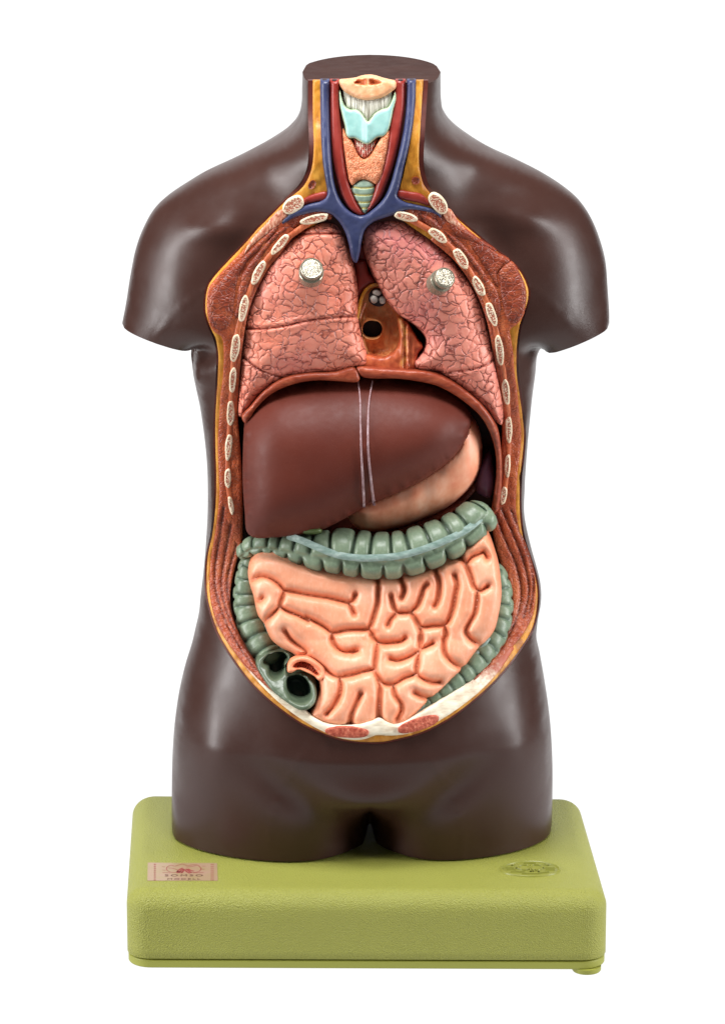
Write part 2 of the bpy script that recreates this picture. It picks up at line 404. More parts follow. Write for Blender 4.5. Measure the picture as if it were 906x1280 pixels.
# ------------------------------------------------------------------ torso
torso = empty('anatomical_torso', 'dark brown headless torso, its whole front cut open to show layered wall and organs', 'anatomical model')
CH = [(k, toxz(c)) for k, c in chains]
def build_skin():
    full = []
    for k, c in CH: full.extend(c[:-1])
    full = np.array(full)
    # opening in x,z
    Ya = yskin(Ac); Axz = at(Ac[:, 0], Ac[:, 1], Ya)[:, [0, 2]]
    ztop = CH[-1][1][0][1]
    Axz[0, 1] = Axz[-1, 1] = ztop
    Axz = Axz[[0] + [i for i in range(1, len(Axz) - 1) if Axz[i, 1] < ztop - 2] + [len(Axz) - 1]]
    body = []; 
    for k, c in CH[:-1]: body.extend(c[:-1])
    body.append(CH[-1][1][0]); neck_r = CH[-1][1][0]; neck_l = CH[-1][1][-1]
    front = np.vstack([np.array(body), line(neck_r, Axz[-1])[1:-1], Axz[::-1], line(Axz[0], neck_l)[1:-1]])
    V, T, d, _ = triangulate(front, (), 5.5, (.7, 2.0, 4.2))
    # triangulate() orients for photo coordinates (y down); here y is up
    T = T[:, ::-1]
    h = front_h(V)
    side = np.vstack([c for k, c in CH if k == 'side'])
    dside = np.minimum.reduce([seg_dist(V, c) for k, c in CH if k == 'side'])
    h[dside < .05] = 0
    V2, T2, d2, _ = triangulate(full, (), 7.0, (.7, 2.0, 4.2)); h2 = thick(V2)
    ds2 = np.minimum.reduce([seg_dist(V2, c) for k, c in CH if k == 'side']); h2[ds2 < .05] = 0
    W1 = np.stack([V[:, 0], -h, V[:, 1]], 1); W2 = np.stack([V2[:, 0], h2, V2[:, 1]], 1)
    n = len(W1)
    F = [tuple(t) for t in T] + [tuple(int(i) + n for i in t) for t in T2]
    VV = list(map(tuple, np.vstack([W1, W2])))
    # end caps (arm stumps, leg ends, neck top)
    def ring_pts(W, XZ, chain):
        dch = seg_dist(XZ, chain); idx = np.where(dch < .05)[0]
        t = (XZ[idx] - chain[0]) @ (chain[-1] - chain[0]); return idx[np.argsort(t)]
    for k, c in CH:
        if k in ('armL', 'armR'):
            a = ring_pts(W1, V, c); b = ring_pts(W2, V2, c) + n
            F.append(tuple(int(i) for i in list(a) + list(b[::-1])))
        if k == 'neck':
            b = ring_pts(W2, V2, c) + n
            r_ = ring_pts(W1, V, np.array([neck_r, Axz[-1]])); l_ = ring_pts(W1, V, np.array([Axz[0], neck_l]))
            F.append(tuple(int(i) for i in list(b) + list(l_[::-1]) + list(r_[::-1])))
    o = mesh_obj('skin', VV, F, M['skin'], torso)
    bm = bmesh.new(); bm.from_mesh(o.data)
    bmesh.ops.remove_doubles(bm, verts=bm.verts, dist=.00004)
    bmesh.ops.recalc_face_normals(bm, faces=bm.faces)
    big = [f for f in bm.faces if len(f.verts) > 12]
    o.data.materials.append(M['cap'])
    for f in big: f.smooth = False; f.material_index = 1
    for f in big:
        for e in f.edges: e.smooth = False
    # round the sharp rims of the stumps a little
    bm.to_mesh(o.data); bm.free()
    return Axz, Ya
Axz, YA = build_skin()
YA = np.convolve(np.pad(YA, 6, mode='edge'), np.ones(13) / 13, 'valid')
def ycut(P):
    """depth of the cut face near photo point(s)"""
    P = np.asarray(P, float).reshape(-1, 2)
    r = np.zeros(len(P))
    for i in range(0, len(P), 3000):
        q = P[i:i+3000]; w = 1 / (((q[:, None] - Ac[None]) ** 2).sum(2) + 30) ** 2
        r[i:i+3000] = (w * YA[None]).sum(1) / w.sum(1)
    return r
# ------------------------------------------------------------------ display base
zt = at(215, 1035, 0)[0][2]
zb = at(460, 1200.5, -236)[0][2]           # bottom edge of the lid
BC = [np.array(c) for c in ((-289, -231), (301, -237), (284, 128), (-301, 141))]
def rounded_prism(corners, r, z0, z1, fil, seg=10):
    """prism over a quad with rounded vertical corners and a filleted upper edge"""
    C = np.array(corners, float); ctr = C.mean(0)
    def ringo(ins):
        out = []
        for i in range(4):
            p = C[i]; a = (C[i-1] - p) / np.linalg.norm(C[i-1] - p); b = (C[(i+1) % 4] - p) / np.linalg.norm(C[(i+1) % 4] - p)
            rr_ = max(r - ins, 2.0); c = p + (a + b) * r
            # inset corner centre stays, radius shrinks
            a0 = math.atan2(-b[1], -b[0]); a1 = math.atan2(-a[1], -a[0])
            dlt = (a1 - a0 + math.pi) % (2 * math.pi) - math.pi
            for k in range(seg + 1):
                an = a0 + dlt * k / seg; out.append(c + rr_ * np.array([math.cos(an), math.sin(an)]))
        return out
    rings = []
    Z = []
    R0 = ringo(0)
    zs = [(0.8, z0), (0, z0 + 1.2)] + [(0, z0 + (z1 - fil - z0) * k / 6) for k in range(1, 7)]
    for k in range(1, 9):
        a = k / 8 * math.pi / 2; zs.append((fil * (1 - math.cos(a)), z1 - fil + fil * math.sin(a)))
    V = []; n = len(R0)
    for ins, z in zs:
        for p in ringo(ins): V.append((p[0], p[1], z))
    F = []
    m = len(zs)
    for i in range(m - 1):
        for j in range(n): F.append((i*n+j, i*n+(j+1) % n, (i+1)*n+(j+1) % n, (i+1)*n+j))
    F.append(tuple(range((m-1)*n, m*n))); F.append(tuple(reversed(range(n))))
    return V, F
stand = empty('display_base', 'olive green leather-grained plastic block under the brown torso', 'display base')
V, F = rounded_prism(BC, 30, zb, zt, 24)
lid = mesh_obj('lid', V, F, M['base'], stand, True, sharp=60)
inn = [c + (np.array(BC).mean(0) - c) * .004 for c in BC]
V, F = rounded_prism(inn, 30, zb - 12, zb - 1.8, 2.0)
mesh_obj('bottom_plate', V, F, M['plate'], stand, True, sharp=60)
for i, c in enumerate(BC):
    v = np.array(BC).mean(0) - c; q = c + v / np.linalg.norm(v) * (30 if i in (1, 2) else 78)
    V, F = lathe_pts([(15, -7), (17, -6.4), (18, -5), (18, 0)]); V = V + np.array([q[0], q[1], zb - 12])
    mesh_obj('foot', V, F, M['plate'], stand, True, sharp=50)
zfloor = zb - 12 - 7
# ------------------------------------------------------------------ layered wall
def pil(d, R): 
    t = np.clip(d / R, 0, 1); return np.sqrt(np.maximum(1 - (1 - t) ** 2, 0))
def oval(cx, cy, a, b, ang=0, n=28, e=2.3, jit=0, seed=0):
    r = np.random.RandomState(seed); ph = r.rand(3) * 6.3; an = math.radians(ang); out = []
    for k in range(n):
        t = 2 * math.pi * k / n; c, s_ = math.cos(t), math.sin(t)
        x = a / 2 * math.copysign(abs(c) ** (2 / e), c); y = b / 2 * math.copysign(abs(s_) ** (2 / e), s_)
        j = 1 + jit * (math.sin(2 * t + ph[0]) + .6 * math.sin(3 * t + ph[1]) + .5 * math.sin(5 * t + ph[2]))
        x *= j; y *= j
        out.append((cx + x * math.cos(an) - y * math.sin(an), cy + x * math.sin(an) + y * math.cos(an)))
    return cr(out, True, 1.6)
NIN_R = [(538,300),(515,284),(500,272),(494,258),(498,242),(505,215),(514,170),(519,130),(520,100.5)]
NIN_L = [(401,100.5),(402,130),(405,170),(409,215),(412,240),(410,262),(395,280),(372,291)]
Rin = np.vstack([cr(NIN_L[:-1] + D_L + D_R + NIN_R[1:], False, 3.0)])
ringpoly = np.vstack([cr(A_L + A_R, False, 3.0), Rin[::-1]])
relief('dermis_layer', ringpoly, lambda P, d: ycut(P), M['rim'], torso, 4.0, back=7, rim=(1.2,))
Dcl = cr(D_L + D_R, False, 3.0); tD = np.gradient(Dcl, axis=0); tD /= np.linalg.norm(tD, axis=1)[:, None]; nD = np.stack([tD[:, 1], -tD[:, 0]], 1)
relief('cavity_wall', np.vstack([Dcl + nD * .6, (Dcl - nD * 4)[::-1]]), lambda P, d: ycut(P) + 1.5, M['cavity'], torso, 3, back=60, rim=())
FA = cr(A_L + A_R, False, 3.0)
arcp = np.linspace(0, 1, len(FA)); wA = np.where((FA[:, 1] < 240), 6.0, 2.6)
wA = np.convolve(np.pad(wA, 4, mode='edge'), np.ones(9) / 9, 'valid')
t_ = np.gradient(FA, axis=0); t_ /= np.linalg.norm(t_, axis=1)[:, None]
FAi = FA + np.stack([t_[:, 1], -t_[:, 0]], 1) * wA[:, None]
FAi[0, 1] = FAi[-1, 1] = 100.5
Rin2 = Rin[::-1].copy(); tR = np.gradient(Rin2, axis=0); tR /= np.linalg.norm(tR, axis=1)[:, None]; nR = np.stack([tR[:, 1], -tR[:, 0]], 1)
ctrR = np.array([460., 560.]); sgn = np.sign(((Rin2 - ctrR) * nR).sum(1)); sel_ = Rin2[:, 1] > 300
Rin2[sel_] += (nR * sgn[:, None] * 3.0)[sel_]
fatpoly = np.vstack([FAi, Rin2])
def yfat(P, d): return ycut(P) - 1.6 - 1.6 * pil(seg_dist(P, FAi), 4) + .8 * vnoise(P, 7, 3)
relief('fat_layer', fatpoly, yfat, M['fat'], torso, 3.0, back=6, rim=(1.0,))
B_L = [(354,271),(340,278),(321,294),(310,307),(291,326),(271,347),(261,361),(259,385),(262,405),(268,415),(277,421),(279.6,435),(279,468),(275.5,496),(274,523),(272.5,547),(273.5,596),(274,620),(270,661),(266,684),(263,704),(262,733),(264,754),(272,780),(284,802),(301,825),(322,847),(344,868)]
Dl = [tuple(p) for p in D_L if p[1] < 870]
muscL = cr(B_L, False, 3.0); dL = cr([(372,289)] + Dl[1:] + [(348,868)], False, 3.0)
polyL = np.vstack([muscL, dL[::-1]])
B_R = [(562,265),(579,282),(595.6,296),(617.6,314),(634,326),(648,342),(656,361),(657,377),(653,396),(645,406),(637,412),(638,422),(641,441),(642.5,463),(645.6,485),(648,510),(651,540),(650,564),(647,588),(645,614),(644.5,635),(649,662),(658,683),(665,706),(669,726),(669,746),(665.5,769),(657,787),(645,803),(630,819),(612,835),(592,851)]
dR = cr([(591,850),(616,822),(632,798)] + [p for p in D_R if p[1] < 790][0:] , False, 3.0)
polyR = np.vstack([cr(B_R, False, 3.0)[::-1], dR[::-1][::-1]]) if False else np.vstack([cr(B_R, False, 3.0), dR])
gl = [cr(cc(240,640,3.775,q), False, 4) for q in ([(150,-20),(135,100),(112,250),(110,350),(135,450),(180,560),(240,660),(300,745)], [(185,60),(150,250),(140,350),(165,470),(220,590),(290,700),(340,770)], [(212,150),(172,300),(168,370),(190,480),(240,610)])]
gr = [cr(cc(440,600,3.485,q), False, 4) for q in ([(625,150),(665,260),(715,380),(735,500),(715,600),(680,680)], [(650,125),(705,250),(755,390),(768,490),(745,600)], [(690,130),(738,250),(780,380),(787,480),(770,580)])]
def ymus(gs):
    def f(P, d):
        y = ycut(P) - 4.6 - 2.2 * pil(d, 6) + .7 * vnoise(P, 7, 8)
        for g in gs: y += 2.4 * np.exp(-(seg_dist(P, g) / 1.6) ** 2)
        return y
    return f
mfold = lambda gs: (lambda P, d: {'fold': np.max([np.exp(-(seg_dist(P, g) / 1.3) ** 2) for g in gs], 0) * .85})
relief('muscle_layer', polyL, ymus(gl), M['muscle'], torso, 2.2, back=8, attrs=mfold(gl))
relief('muscle_layer', polyR, ymus(gr), M['muscle'], torso, 2.2, back=8, attrs=mfold(gr))
# cream fascia along the groin and pubis
CR_O = [(284,801),(306,833),(327,857),(351,880),(378,900),(399,912),(420,921),(441,925),(455,924),(471,919),(484,919.5),(497,919),(515,915.6),(540,905.6),(569,888),(601,862.5),(624,838),(642,811)]
CR_I = [(635,794),(626,804),(615,820),(594,846),(565,866),(539,883),(519,895),(496,907),(484,904.5),(474,899.5),(465,902.5),(455,905.5),(439,908.5),(410,906),(395,899),(373,884),(351,870),(332,857),(308,832)]
relief('fascia_band', np.vstack([cr(CR_O, False, 2.5), cr(CR_I, False, 2.5)]), lambda P, d: ycut(P) - 4.0 - 1.6 * pil(d, 4) + .5 * vnoise(P, 4, 4), M['cream'], torso, 2.6, back=8, attrs=lambda P, d: {'fade': np.clip((P[:, 1] - 812) / 60, 0, 1)})
t = NT('pubic_marrow_paint'); f = t.noise(260, 4)
M['marrow'] = t.fin(t.ramp(f, [(.35, srgb(150, 60, 44)), (.6, srgb(196, 104, 80)), (.8, srgb(222, 150, 124))]), .5, t.bump(f, .7, .002), .35)
relief('pubic_bone_section', oval(434, 915.5, 55, 13.5, 3, jit=.02), lambda P, d: ycut(P) - 7.4 - .8 * pil(d, 2), M['marrow'], torso, 2.4, back=4)
relief('pubic_bone_section', oval(523, 905.5, 54, 15, -17, jit=.02, seed=3), lambda P, d: ycut(P) - 7.4 - .8 * pil(d, 2), M['marrow'], torso, 2.4, back=4)
# ribs and the strip joining them
RL = [(393,274,37,11.5,-10),(350,305.5,32,11,-48),(323,341,33,12,-63),(304.5,385.5,35,11.5,-75),(294,435,36,12,-84),(291,475,31,10,-88),(288.5,516.6,33,10.5,-89),(286,559,33,10,-87),(285,598,26,9,-94),(289,632,24,7,-100)]
RR = [(507,271,30,12,18),(547,294.5,29,12,38),(576,323.5,31,13,55),(598,358,29,12,63),(614,392.5,31,12,73),(624,438,38,11,80),(632,490,33,10.5,84),(635.5,537,33,10,88),(634,582.5,29,8.5,92),(629,619.5,24,9,98)]
def strip_poly(pts, w):
    c = cr(pts, False, 2.5); t__ = np.gradient(c, axis=0); t__ /= np.linalg.norm(t__, axis=1)[:, None]
    n = np.stack([t__[:, 1], -t__[:, 0]], 1); w = np.asarray(w) + np.zeros(len(c))
    return np.vstack([c + n * w[:, None] / 2, (c - n * w[:, None] / 2)[::-1]])
for RB in (RL, RR):
    pts = [(r[0], r[1]) for r in RB]

    relief('intercostal_strip', strip_poly(pts, 7.5), lambda P, d: ycut(P) - 6.2 - 2.0 * pil(d, 4), M['inter'], torso, 2.2, back=7)
    for k, (x, y, a, b, g) in enumerate(RB):
        relief('rib_section', oval(x, y, a - 1, b * .9, g + (k % 3 - 1) * 2, jit=.055, seed=k + (50 if RB is RR else 0)), lambda P, d: ycut(P) - 8.6 - 1.2 * pil(d, 2) + .4 * vnoise(P, 2.2, 5), M['bone'], torso, 1.8, back=6, rim=(.7,))
relief('clavicle_section', oval(366.6, 256.5, 29, 18, -32, jit=.02), lambda P, d: ycut(P) - 9 - 1.5 * pil(d, 2.5), M['bone'], torso, 1.8, back=8, rim=(.7,))
relief('clavicle_section', oval(547.5, 254.5, 30, 17, 52, jit=.02, seed=2), lambda P, d: ycut(P) - 9 - 1.5 * pil(d, 2.5), M['bone'], torso, 1.8, back=8, rim=(.7,))
# tendon tufts under the clavicles
t = NT('tendon_paint'); f = t.noise(330, 4, t.vec((1.3, 1, .5)))
M['tendon'] = t.fin(t.ramp(f, [(.35, srgb(156, 72, 52)), (.55, srgb(206, 140, 112)), (.75, srgb(238, 214, 192))]), .45, t.bump(f, .6, .002), .4)
for q in ([(352,262),(361,269),(350,280),(334,293),(318,305),(305,318),(312,303),(330,283)], [(553,262),(562,262),(572,276),(586,291),(598,302),(584,297),(568,284),(556,273)]):
    relief('tendon', cr(q, True, 2), lambda P, d: ycut(P) - 6.5 - 2 * pil(d, 4), M['tendon'], torso, 2.2, back=6)
# chest muscles seen in section
X2 = lambda q: cc(230, 220, 3.624, q); X3 = lambda q: cc(430, 220, 3.624, q)
PECS = [X2([(440,200),(380,255),(300,335),(230,400),(165,470),(122,525),(112,600),(124,670),(160,705),(200,690),(226,620),(232,560),(240,500),(262,430),(330,345),(400,275)]),
        X2([(500,218),(440,236),(380,290),(330,350),(270,430),(248,500),(238,560),(228,640),(240,650),(270,580),(300,480),(335,400),(380,330),(440,262)]),
        X3([(700,430),(755,388),(795,440),(822,510),(822,580),(800,645),(765,670),(735,650),(718,600),(706,520)]),
        X3([(560,290),(620,300),(690,345),(750,385),(698,430),(698,510),(655,450),(600,360)]),
        X3([(470,205),(520,222),(600,275),(690,340),(640,330),(560,295),(510,275)]),
        X3([(340,168),(400,192),(450,240),(520,290),(575,350),(640,440),(690,510),(712,600),(690,650),(660,560),(620,470),(560,380),(500,310),(430,240),(370,215)])]
for i, q in enumerate(PECS):
    c = cr(q, True, 2.2)
    ctr = c.mean(0)
    def yp(P, d, i=i):
        y = ycut(P) - 5.0 - 4.5 * pil(d, 7) + .8 * vnoise(P, 8, 20 + i)
        return y
    relief('chest_muscle', c, yp, M['pec'], torso, 2.2, back=7)
# cut vessels in the neck fat
for x, y, a, b, g in ((390, 231, 12, 8, -58), (519.5, 226, 10, 9, 0)):
    relief('vessel_section', oval(x, y, a, b, g), lambda P, d: ycut(P) - 5.4 + 1.2 * pil(d, 3), M['pec'], torso, 1.8, back=6)
for q in ([(340,286),(356,267),(380,262),(414,262),(414,274),(394,271),(372,282),(350,303)], [(503,262),(530,262),(556,267),(568,284),(584,302),(562,302),(545,290),(520,275),(503,272)]):
    relief('chest_muscle', cr(q, True, 2.4), lambda P, d: ycut(P) - 4.2 - 2 * pil(d, 4) + .6 * vnoise(P, 4, 77), M['pec'], torso, 2.4, back=7)
# dark floor of the opened trunk
cavpoly = np.vstack([FA[6:-6]])
def ycav(P, d): return bl(P[:, 1], [(100, -40), (240, -66), (280, -30), (400, -20), (600, 5), (700, 10), (850, -30), (930, -90)]) + 0 * d
relief('cavity_lining', offset_in(resample(cavpoly, 5), 6), ycav, M['cavity'], torso, 9, back=10)
# diaphragm rims
X5 = lambda q: cc(440, 450, 3.775, q)
dia1 = X2([(262,1092),(300,1045),(370,968),(450,916),(560,893),(680,888),(772,868),(796,915),(788,932),(700,930),(600,926),(500,942),(400,985),(330,1050),(282,1122)])
dia2 = X5([(22,36),(130,40),(260,48),(370,58),(440,83),(520,133),(600,200),(655,270),(688,340),(703,430),(706,560),(698,650),(684,715),(668,715),(670,640),(681,540),(674,430),(648,340),(608,270),(548,212),(478,162),(400,122),(300,99),(200,88),(100,87),(45,78)])
for q in (dia1, dia2):
    relief('diaphragm', cr(q, True, 2.4), lambda P, d: np.interp(P[:, 1], [470, 520, 560, 640], [-84, -80, -64, -48]) - 5 * pil(d, 5) + .6 * vnoise(P, 5, 2), M['diaphragm'], torso, 2.4, back=26)
# ------------------------------------------------------------------ neck: vessels, larynx, gland, windpipe
C1 = lambda q: cc(320, 60, 3.02, q); LX = lambda q: cc(415, 85, 6.735, q)
relief('neck_lining', cr([(392,101),(393,190),(388,225),(380,262),(420,290),(464,300),(500,285),(540,262),(527,225),(524,190),(526,101)], False, 5), lambda P, d: ycut(P) + 9, M['cavity'], torso, 7, back=6)
M['vein'] = painted('blue_vein_paint', srgb(48, 54, 88), srgb(62, 68, 102), 60, .38, 600, .25)
M['artery'] = painted('red_artery_paint', srgb(128, 38, 32), srgb(152, 52, 42), 60, .38, 600, .25)
M['lumen'] = painted('dark_lumen_paint', srgb(34, 22, 26), srgb(44, 28, 30), 60, .5)
def open_relief(name, chains_, Yf, mat, parent, sp=2.0, back=12, **k):
    """outline = chains joined end to end; the joints between chains stay full height"""
    ch = [cr(c, False, sp) for c in chains_]
    outer = np.vstack(ch)
    keep = np.r_[True, np.linalg.norm(np.diff(outer, axis=0), axis=1) > .3]; outer = outer[keep]
    if np.linalg.norm(outer[0] - outer[-1]) < .3: outer = outer[:-1]
    def f(P, d): return Yf(P, np.minimum.reduce([seg_dist(P, c) for c in ch]))
    return relief(name, outer, f, mat, parent, sp, back=back, **k)
open_relief('jugular_vein_tree', [C1([(242,122),(243,250),(246,350),(252,430),(262,500),(268,552),(250,574),(200,588),(150,608),(100,648),(95,668),(140,644),(190,628),(240,620),(280,628),(310,652),(335,692),(350,740),(364,800),(378,812),(390,780),(400,720),(412,684),(440,658),(480,642),(520,630),(560,614),(600,612),(640,618),(680,630),(700,645),(690,618),(650,602),(600,590),(560,580),(534,560),(542,520),(557,450),(577,370),(593,280),(601,200),(603,122)]),
    C1([(570,122),(568,200),(560,290),(545,370),(525,450),(505,520),(480,570),(440,610),(405,632),(370,625),(335,600),(310,560),(295,510),(285,430),(280,330),(277,230),(277,122)])],
    lambda P, d: ycut(P) - 4 - 6.0 * pil(d, 6) + .3 * vnoise(P, 5, 1), M['vein'], torso)
open_relief('carotid_artery', [C1([(279,122),(280,230),(284,330),(293,430),(308,510),(328,570),(356,612),(396,636)]), C1([(406,628),(378,580),(357,530),(342,470),(332,400),(325,330),(318,270),(313,200),(314,122)])],
    lambda P, d: ycut(P) - 2 - 5.5 * pil(d, 5.5), M['artery'], torso)
open_relief('carotid_artery', [C1([(398,634),(440,605),(472,565),(497,505),(519,440),(536,370),(549,300),(560,220),(564,122)]), C1([(526,122),(522,180),(509,260),(498,330),(488,400),(475,450),(455,505),(443,545),(420,600),(402,626)])],
    lambda P, d: ycut(P) - 1.5 - 5.5 * pil(d, 5.5), M['artery'], torso)
for q in ([(158,590),(190,562),(230,547),(266,543),(272,572),(230,580),(190,592),(165,604)], [(536,538),(580,542),(620,549),(650,575),(656,596),(610,584),(560,574),(532,564)]):
    relief('subclavian_artery', cr(C1(q), True, 2), lambda P, d: ycut(P) - 3.0 - 4 * pil(d, 4.5), M['artery'], torso, 2, back=8)
for x, m_ in ((259, 'vein'), (296, 'artery'), (545, 'artery'), (587, 'vein')):
    c = C1([(x, 122)])[0]; yv = ycut([c])[0]
    w = at(c[0], c[1] - .3, yv + 1)[0]
    V, F = lathe_pts([(3.2, 0), (3.4, .8), (2.6, 1.2)], 20); V = V * np.array([1, 1.6, 1]) + w + np.array([0, 0, -.4])
    mesh_obj('lumen', V, F, M['lumen'], torso)
# larynx
def attr_px(P, d): return {'pu': P[:, 0] - 464, 'pv': P[:, 1] - 100}
t = NT('peach_hyoid_paint'); f = t.noise(130, 4); g = t.attr('rec')
c = t.ramp(f, [(.3, srgb(206, 144, 100)), (.6, srgb(222, 170, 128)), (.8, srgb(232, 192, 158))])
M['hyoid'] = t.fin(t.mix(g, c, srgb(214, 122, 72)), .42, t.bump(f, .5, .002), .4, sss=.05)
rec = cr(LX([(185,130),(200,105),(250,95),(320,90),(380,100),(420,125),(380,142),(300,150),(230,145)]), True, 1.2)
def yhy(P, d):
    i_ = inside(P, rec) * np.clip(seg_dist(P, rec, True) / 1.5, 0, 1)
    c_ = LX([(305, 112)])[0]; bump = np.exp(-((P[:, 0] - c_[0]) / 2.2) ** 2)
    return ycut(P) - 8 - 4.5 * pil(d, 7) + i_ * (6 - 5 * bump)
relief('hyoid_cap', cr(LX([(60,112),(130,102),(200,92),(250,76),(320,68),(370,76),(420,92),(480,107),(538,124),(535,170),(505,195),(460,228),(410,252),(350,266),(290,272),(220,258),(160,232),(110,202),(80,170),(65,140)]), True, 1.5), yhy, M['hyoid'], torso, 1.5, back=12,
       attrs=lambda P, d: {'rec': inside(P, rec) * np.clip(seg_dist(P, rec, True) / 1.2, 0, 1) * (1 - .8 * np.exp(-((P[:, 0] - 460.3) / 2.0) ** 2))})
t = NT('fibre_membrane_paint'); f = t.noise(420, 3, t.vec((2.2, .4, .07)), .6)
M['fibre'] = t.fin(t.ramp(f, [(.38, srgb(128, 122, 106)), (.5, srgb(190, 186, 170)), (.62, srgb(226, 224, 212))]), .45, t.bump(f, .8, .002), .4)
relief('throat_membrane', cr(LX([(100,185),(160,220),(220,245),(290,258),(350,255),(420,240),(495,195),(503,250),(475,325),(430,350),(370,375),(330,415),(300,455),(270,415),(230,370),(180,350),(130,335),(105,270)]), True, 1.6), lambda P, d: ycut(P) - 4 - 3 * pil(d, 7), M['fibre'], torso, 1.8, back=8)
t = NT('pale_cartilage_paint'); e = t.attr('edge'); f = t.noise(90, 3)
c = t.ramp(f, [(.3, srgb(126, 172, 166)), (.7, srgb(150, 190, 184))])
M['cart'] = t.fin(t.mix(t.mr(e, .6, 2.6, .75, 0), c, srgb(172, 184, 144)), .38, t.bump(f, .2, .002), .45, sss=.05)
def ycart(P, d): return ycut(P) - 7 - 4.0 * pil(d, 5) - 3.5 * np.exp(-((P[:, 0] - 459.5) / 5) ** 2)
relief('thyroid_cartilage', cr(LX([(65,190),(85,260),(108,322),(150,350),(210,352),(250,385),(285,438),(302,455),(325,430),(360,383),(420,348),(470,332),(505,270),(530,200),(537,262),(515,350),(497,440),(475,520),(440,572),(382,586),(350,612),(310,640),(270,638),(230,615),(190,592),(150,592),(122,570),(108,490),(85,400),(65,300)]), True, 1.6), ycart, M['cart'], torso, 1.6, back=10)
t = NT('cricothyroid_paint'); f = t.noise(260, 3, t.vec((1, 1, .6)))
M['crico'] = t.fin(t.ramp(f, [(.35, srgb(150, 40, 38)), (.52, srgb(190, 96, 76)), (.66, srgb(214, 206, 190))]), .45, t.bump(f, .6, .002), .4)
relief('throat_ligament', cr(LX([(180,588),(240,612),(320,622),(385,588),(362,645),(322,722),(270,757),(220,722),(193,660)]), True, 1.6), lambda P, d: ycut(P) - 3.5 - 3 * pil(d, 6) + .8 * np.sin(P[:, 0] * 2.2), M['crico'], torso, 1.4, back=8)
t = NT('thyroid_gland_paint'); f = t.noise(170, 4, None, .6, .8); vo = t.voro(260)
c = t.ramp(f, [(.3, srgb(190, 100, 62)), (.5, srgb(220, 134, 92)), (.72, srgb(238, 172, 134))])
M['gland'] = t.fin(c, .42, t.bump(t.math('ADD', f, t.mr(vo, 0, .2, 0, .5)), .6, .002), .4)
relief('thyroid_gland', cr(LX([(93,515),(125,572),(160,600),(190,662),(220,732),(270,768),(322,732),(372,652),(402,600),(478,525),(472,640),(457,740),(432,850),(402,940),(367,978),(330,955),(265,938),(220,950),(170,988),(148,960),(128,880),(108,740),(93,620)]), True, 1.8), lambda P, d: ycut(P) - 4.5 - 5 * pil(d, 7) + .5 * vnoise(P, 4, 6), M['gland'], torso, 1.8, back=9)
t = NT('windpipe_paint'); r_ = t.attr('ringband')
c = t.mix(r_, t.ramp(t.noise(120, 3), [(.3, srgb(112, 134, 118)), (.7, srgb(146, 166, 148))]), srgb(206, 190, 92))
e = t.attr('edge'); c = t.mix(t.mr(e, .3, 1.2, .8, 0), c, srgb(222, 214, 190))
M['trachea'] = t.fin(c, .4, None, .4)
ringY = [LX([(0, v)])[0][1] for v in (1012, 1072, 1132, 1180)]
def band(P): return np.max([np.exp(-((P[:, 1] + .02 * (P[:, 0] - 454) ** 2 * .5 - y_) / .9) ** 2) for y_ in ringY], 0)
relief('windpipe', cr(LX([(163,1012),(200,965),(262,936),(330,955),(357,990),(357,1060),(330,1160),(275,1228),(225,1160),(180,1080)]), True, 1.5), lambda P, d: ycut(P) - 1.5 - 6 * pil(d, 9) + 1.6 * band(P), M['trachea'], torso, 1.3, back=8, attrs=lambda P, d: {'ringband': band(P)})
# ------------------------------------------------------------------ lungs
def lung_mat(name, c1, c2, c3, seedv):
    t = NT(name)
    co = t.new('ShaderNodeMapping'); co.inputs['Location'].default_value = (seedv, 0, seedv); co.inputs['Scale'].default_value = (1, .45, 1)
    wob = t.new('ShaderNodeMixRGB') if False else None
    t.lk(t.tc.outputs['Object'], co.inputs['Vector'])
    nz = t.new('ShaderNodeTexNoise'); nz.inputs['Scale'].default_value = 55; nz.inputs['Detail'].default_value = 2; t.lk(co.outputs[0], nz.inputs['Vector'])
    va = t.new('ShaderNodeVectorMath', operation='MULTIPLY_ADD'); t.lk(nz.outputs['Color'], va.inputs[0]); va.inputs[1].default_value = (.019,) * 3; t.lk(co.outputs[0], va.inputs[2])
    v1 = t.voro(88, vec=va.outputs[0]); brk = t.noise(75, 2, va.outputs[0])
    wdt = t.mr(brk, .34, .60, .010, .12)
    crk = t.math('SUBTRACT', 1.0, t.math('DIVIDE', v1, wdt, clamp=True), clamp=True)
    crk = t.math('POWER', crk, 1.4)
    c = t.ramp(t.noise(9, 4), [(.3, c1), (.5, c2), (.7, c3)])
    c = t.mix(t.mr(t.noise(260, 3), .3, .75, 0, .16), c, srgb(236, 176, 156))
    c = t.mix(t.mr(v1, .05, .3, 0, .3), c, srgb(230, 160, 140))
    c = t.mix(t.math('MULTIPLY', crk, .86), c, srgb(108, 38, 32))
    fd = t.attr('fold'); c = t.mix(fd, c, srgb(150, 62, 52))
    h = t.math('SUBTRACT', t.mr(v1, 0, .25, 0, .5), crk)
    n = t.bump(h, .6, .002); n = t.bump(t.noise(500, 2), .2, .0008, n)
    return t.fin(c, .40, n, .45, sss=.04)
M['lungR'] = lung_mat('pink_lung_paint', srgb(208, 100, 76), srgb(216, 124, 100), srgb(206, 112, 104), 0)
M['lungL'] = lung_mat('pink_lung_paint_cool', srgb(210, 112, 92), srgb(214, 126, 108), srgb(196, 104, 106), 3.3)
def organ(name, label, cat, loc_px, Y, group=None):
    return empty(name, label, cat, tuple(at(loc_px[0], loc_px[1], Y)[0] * S), group)
def under(parent, o):
    o.parent = parent; o.matrix_parent_inverse = Matrix.Translation(parent.location).inverted()
    return o
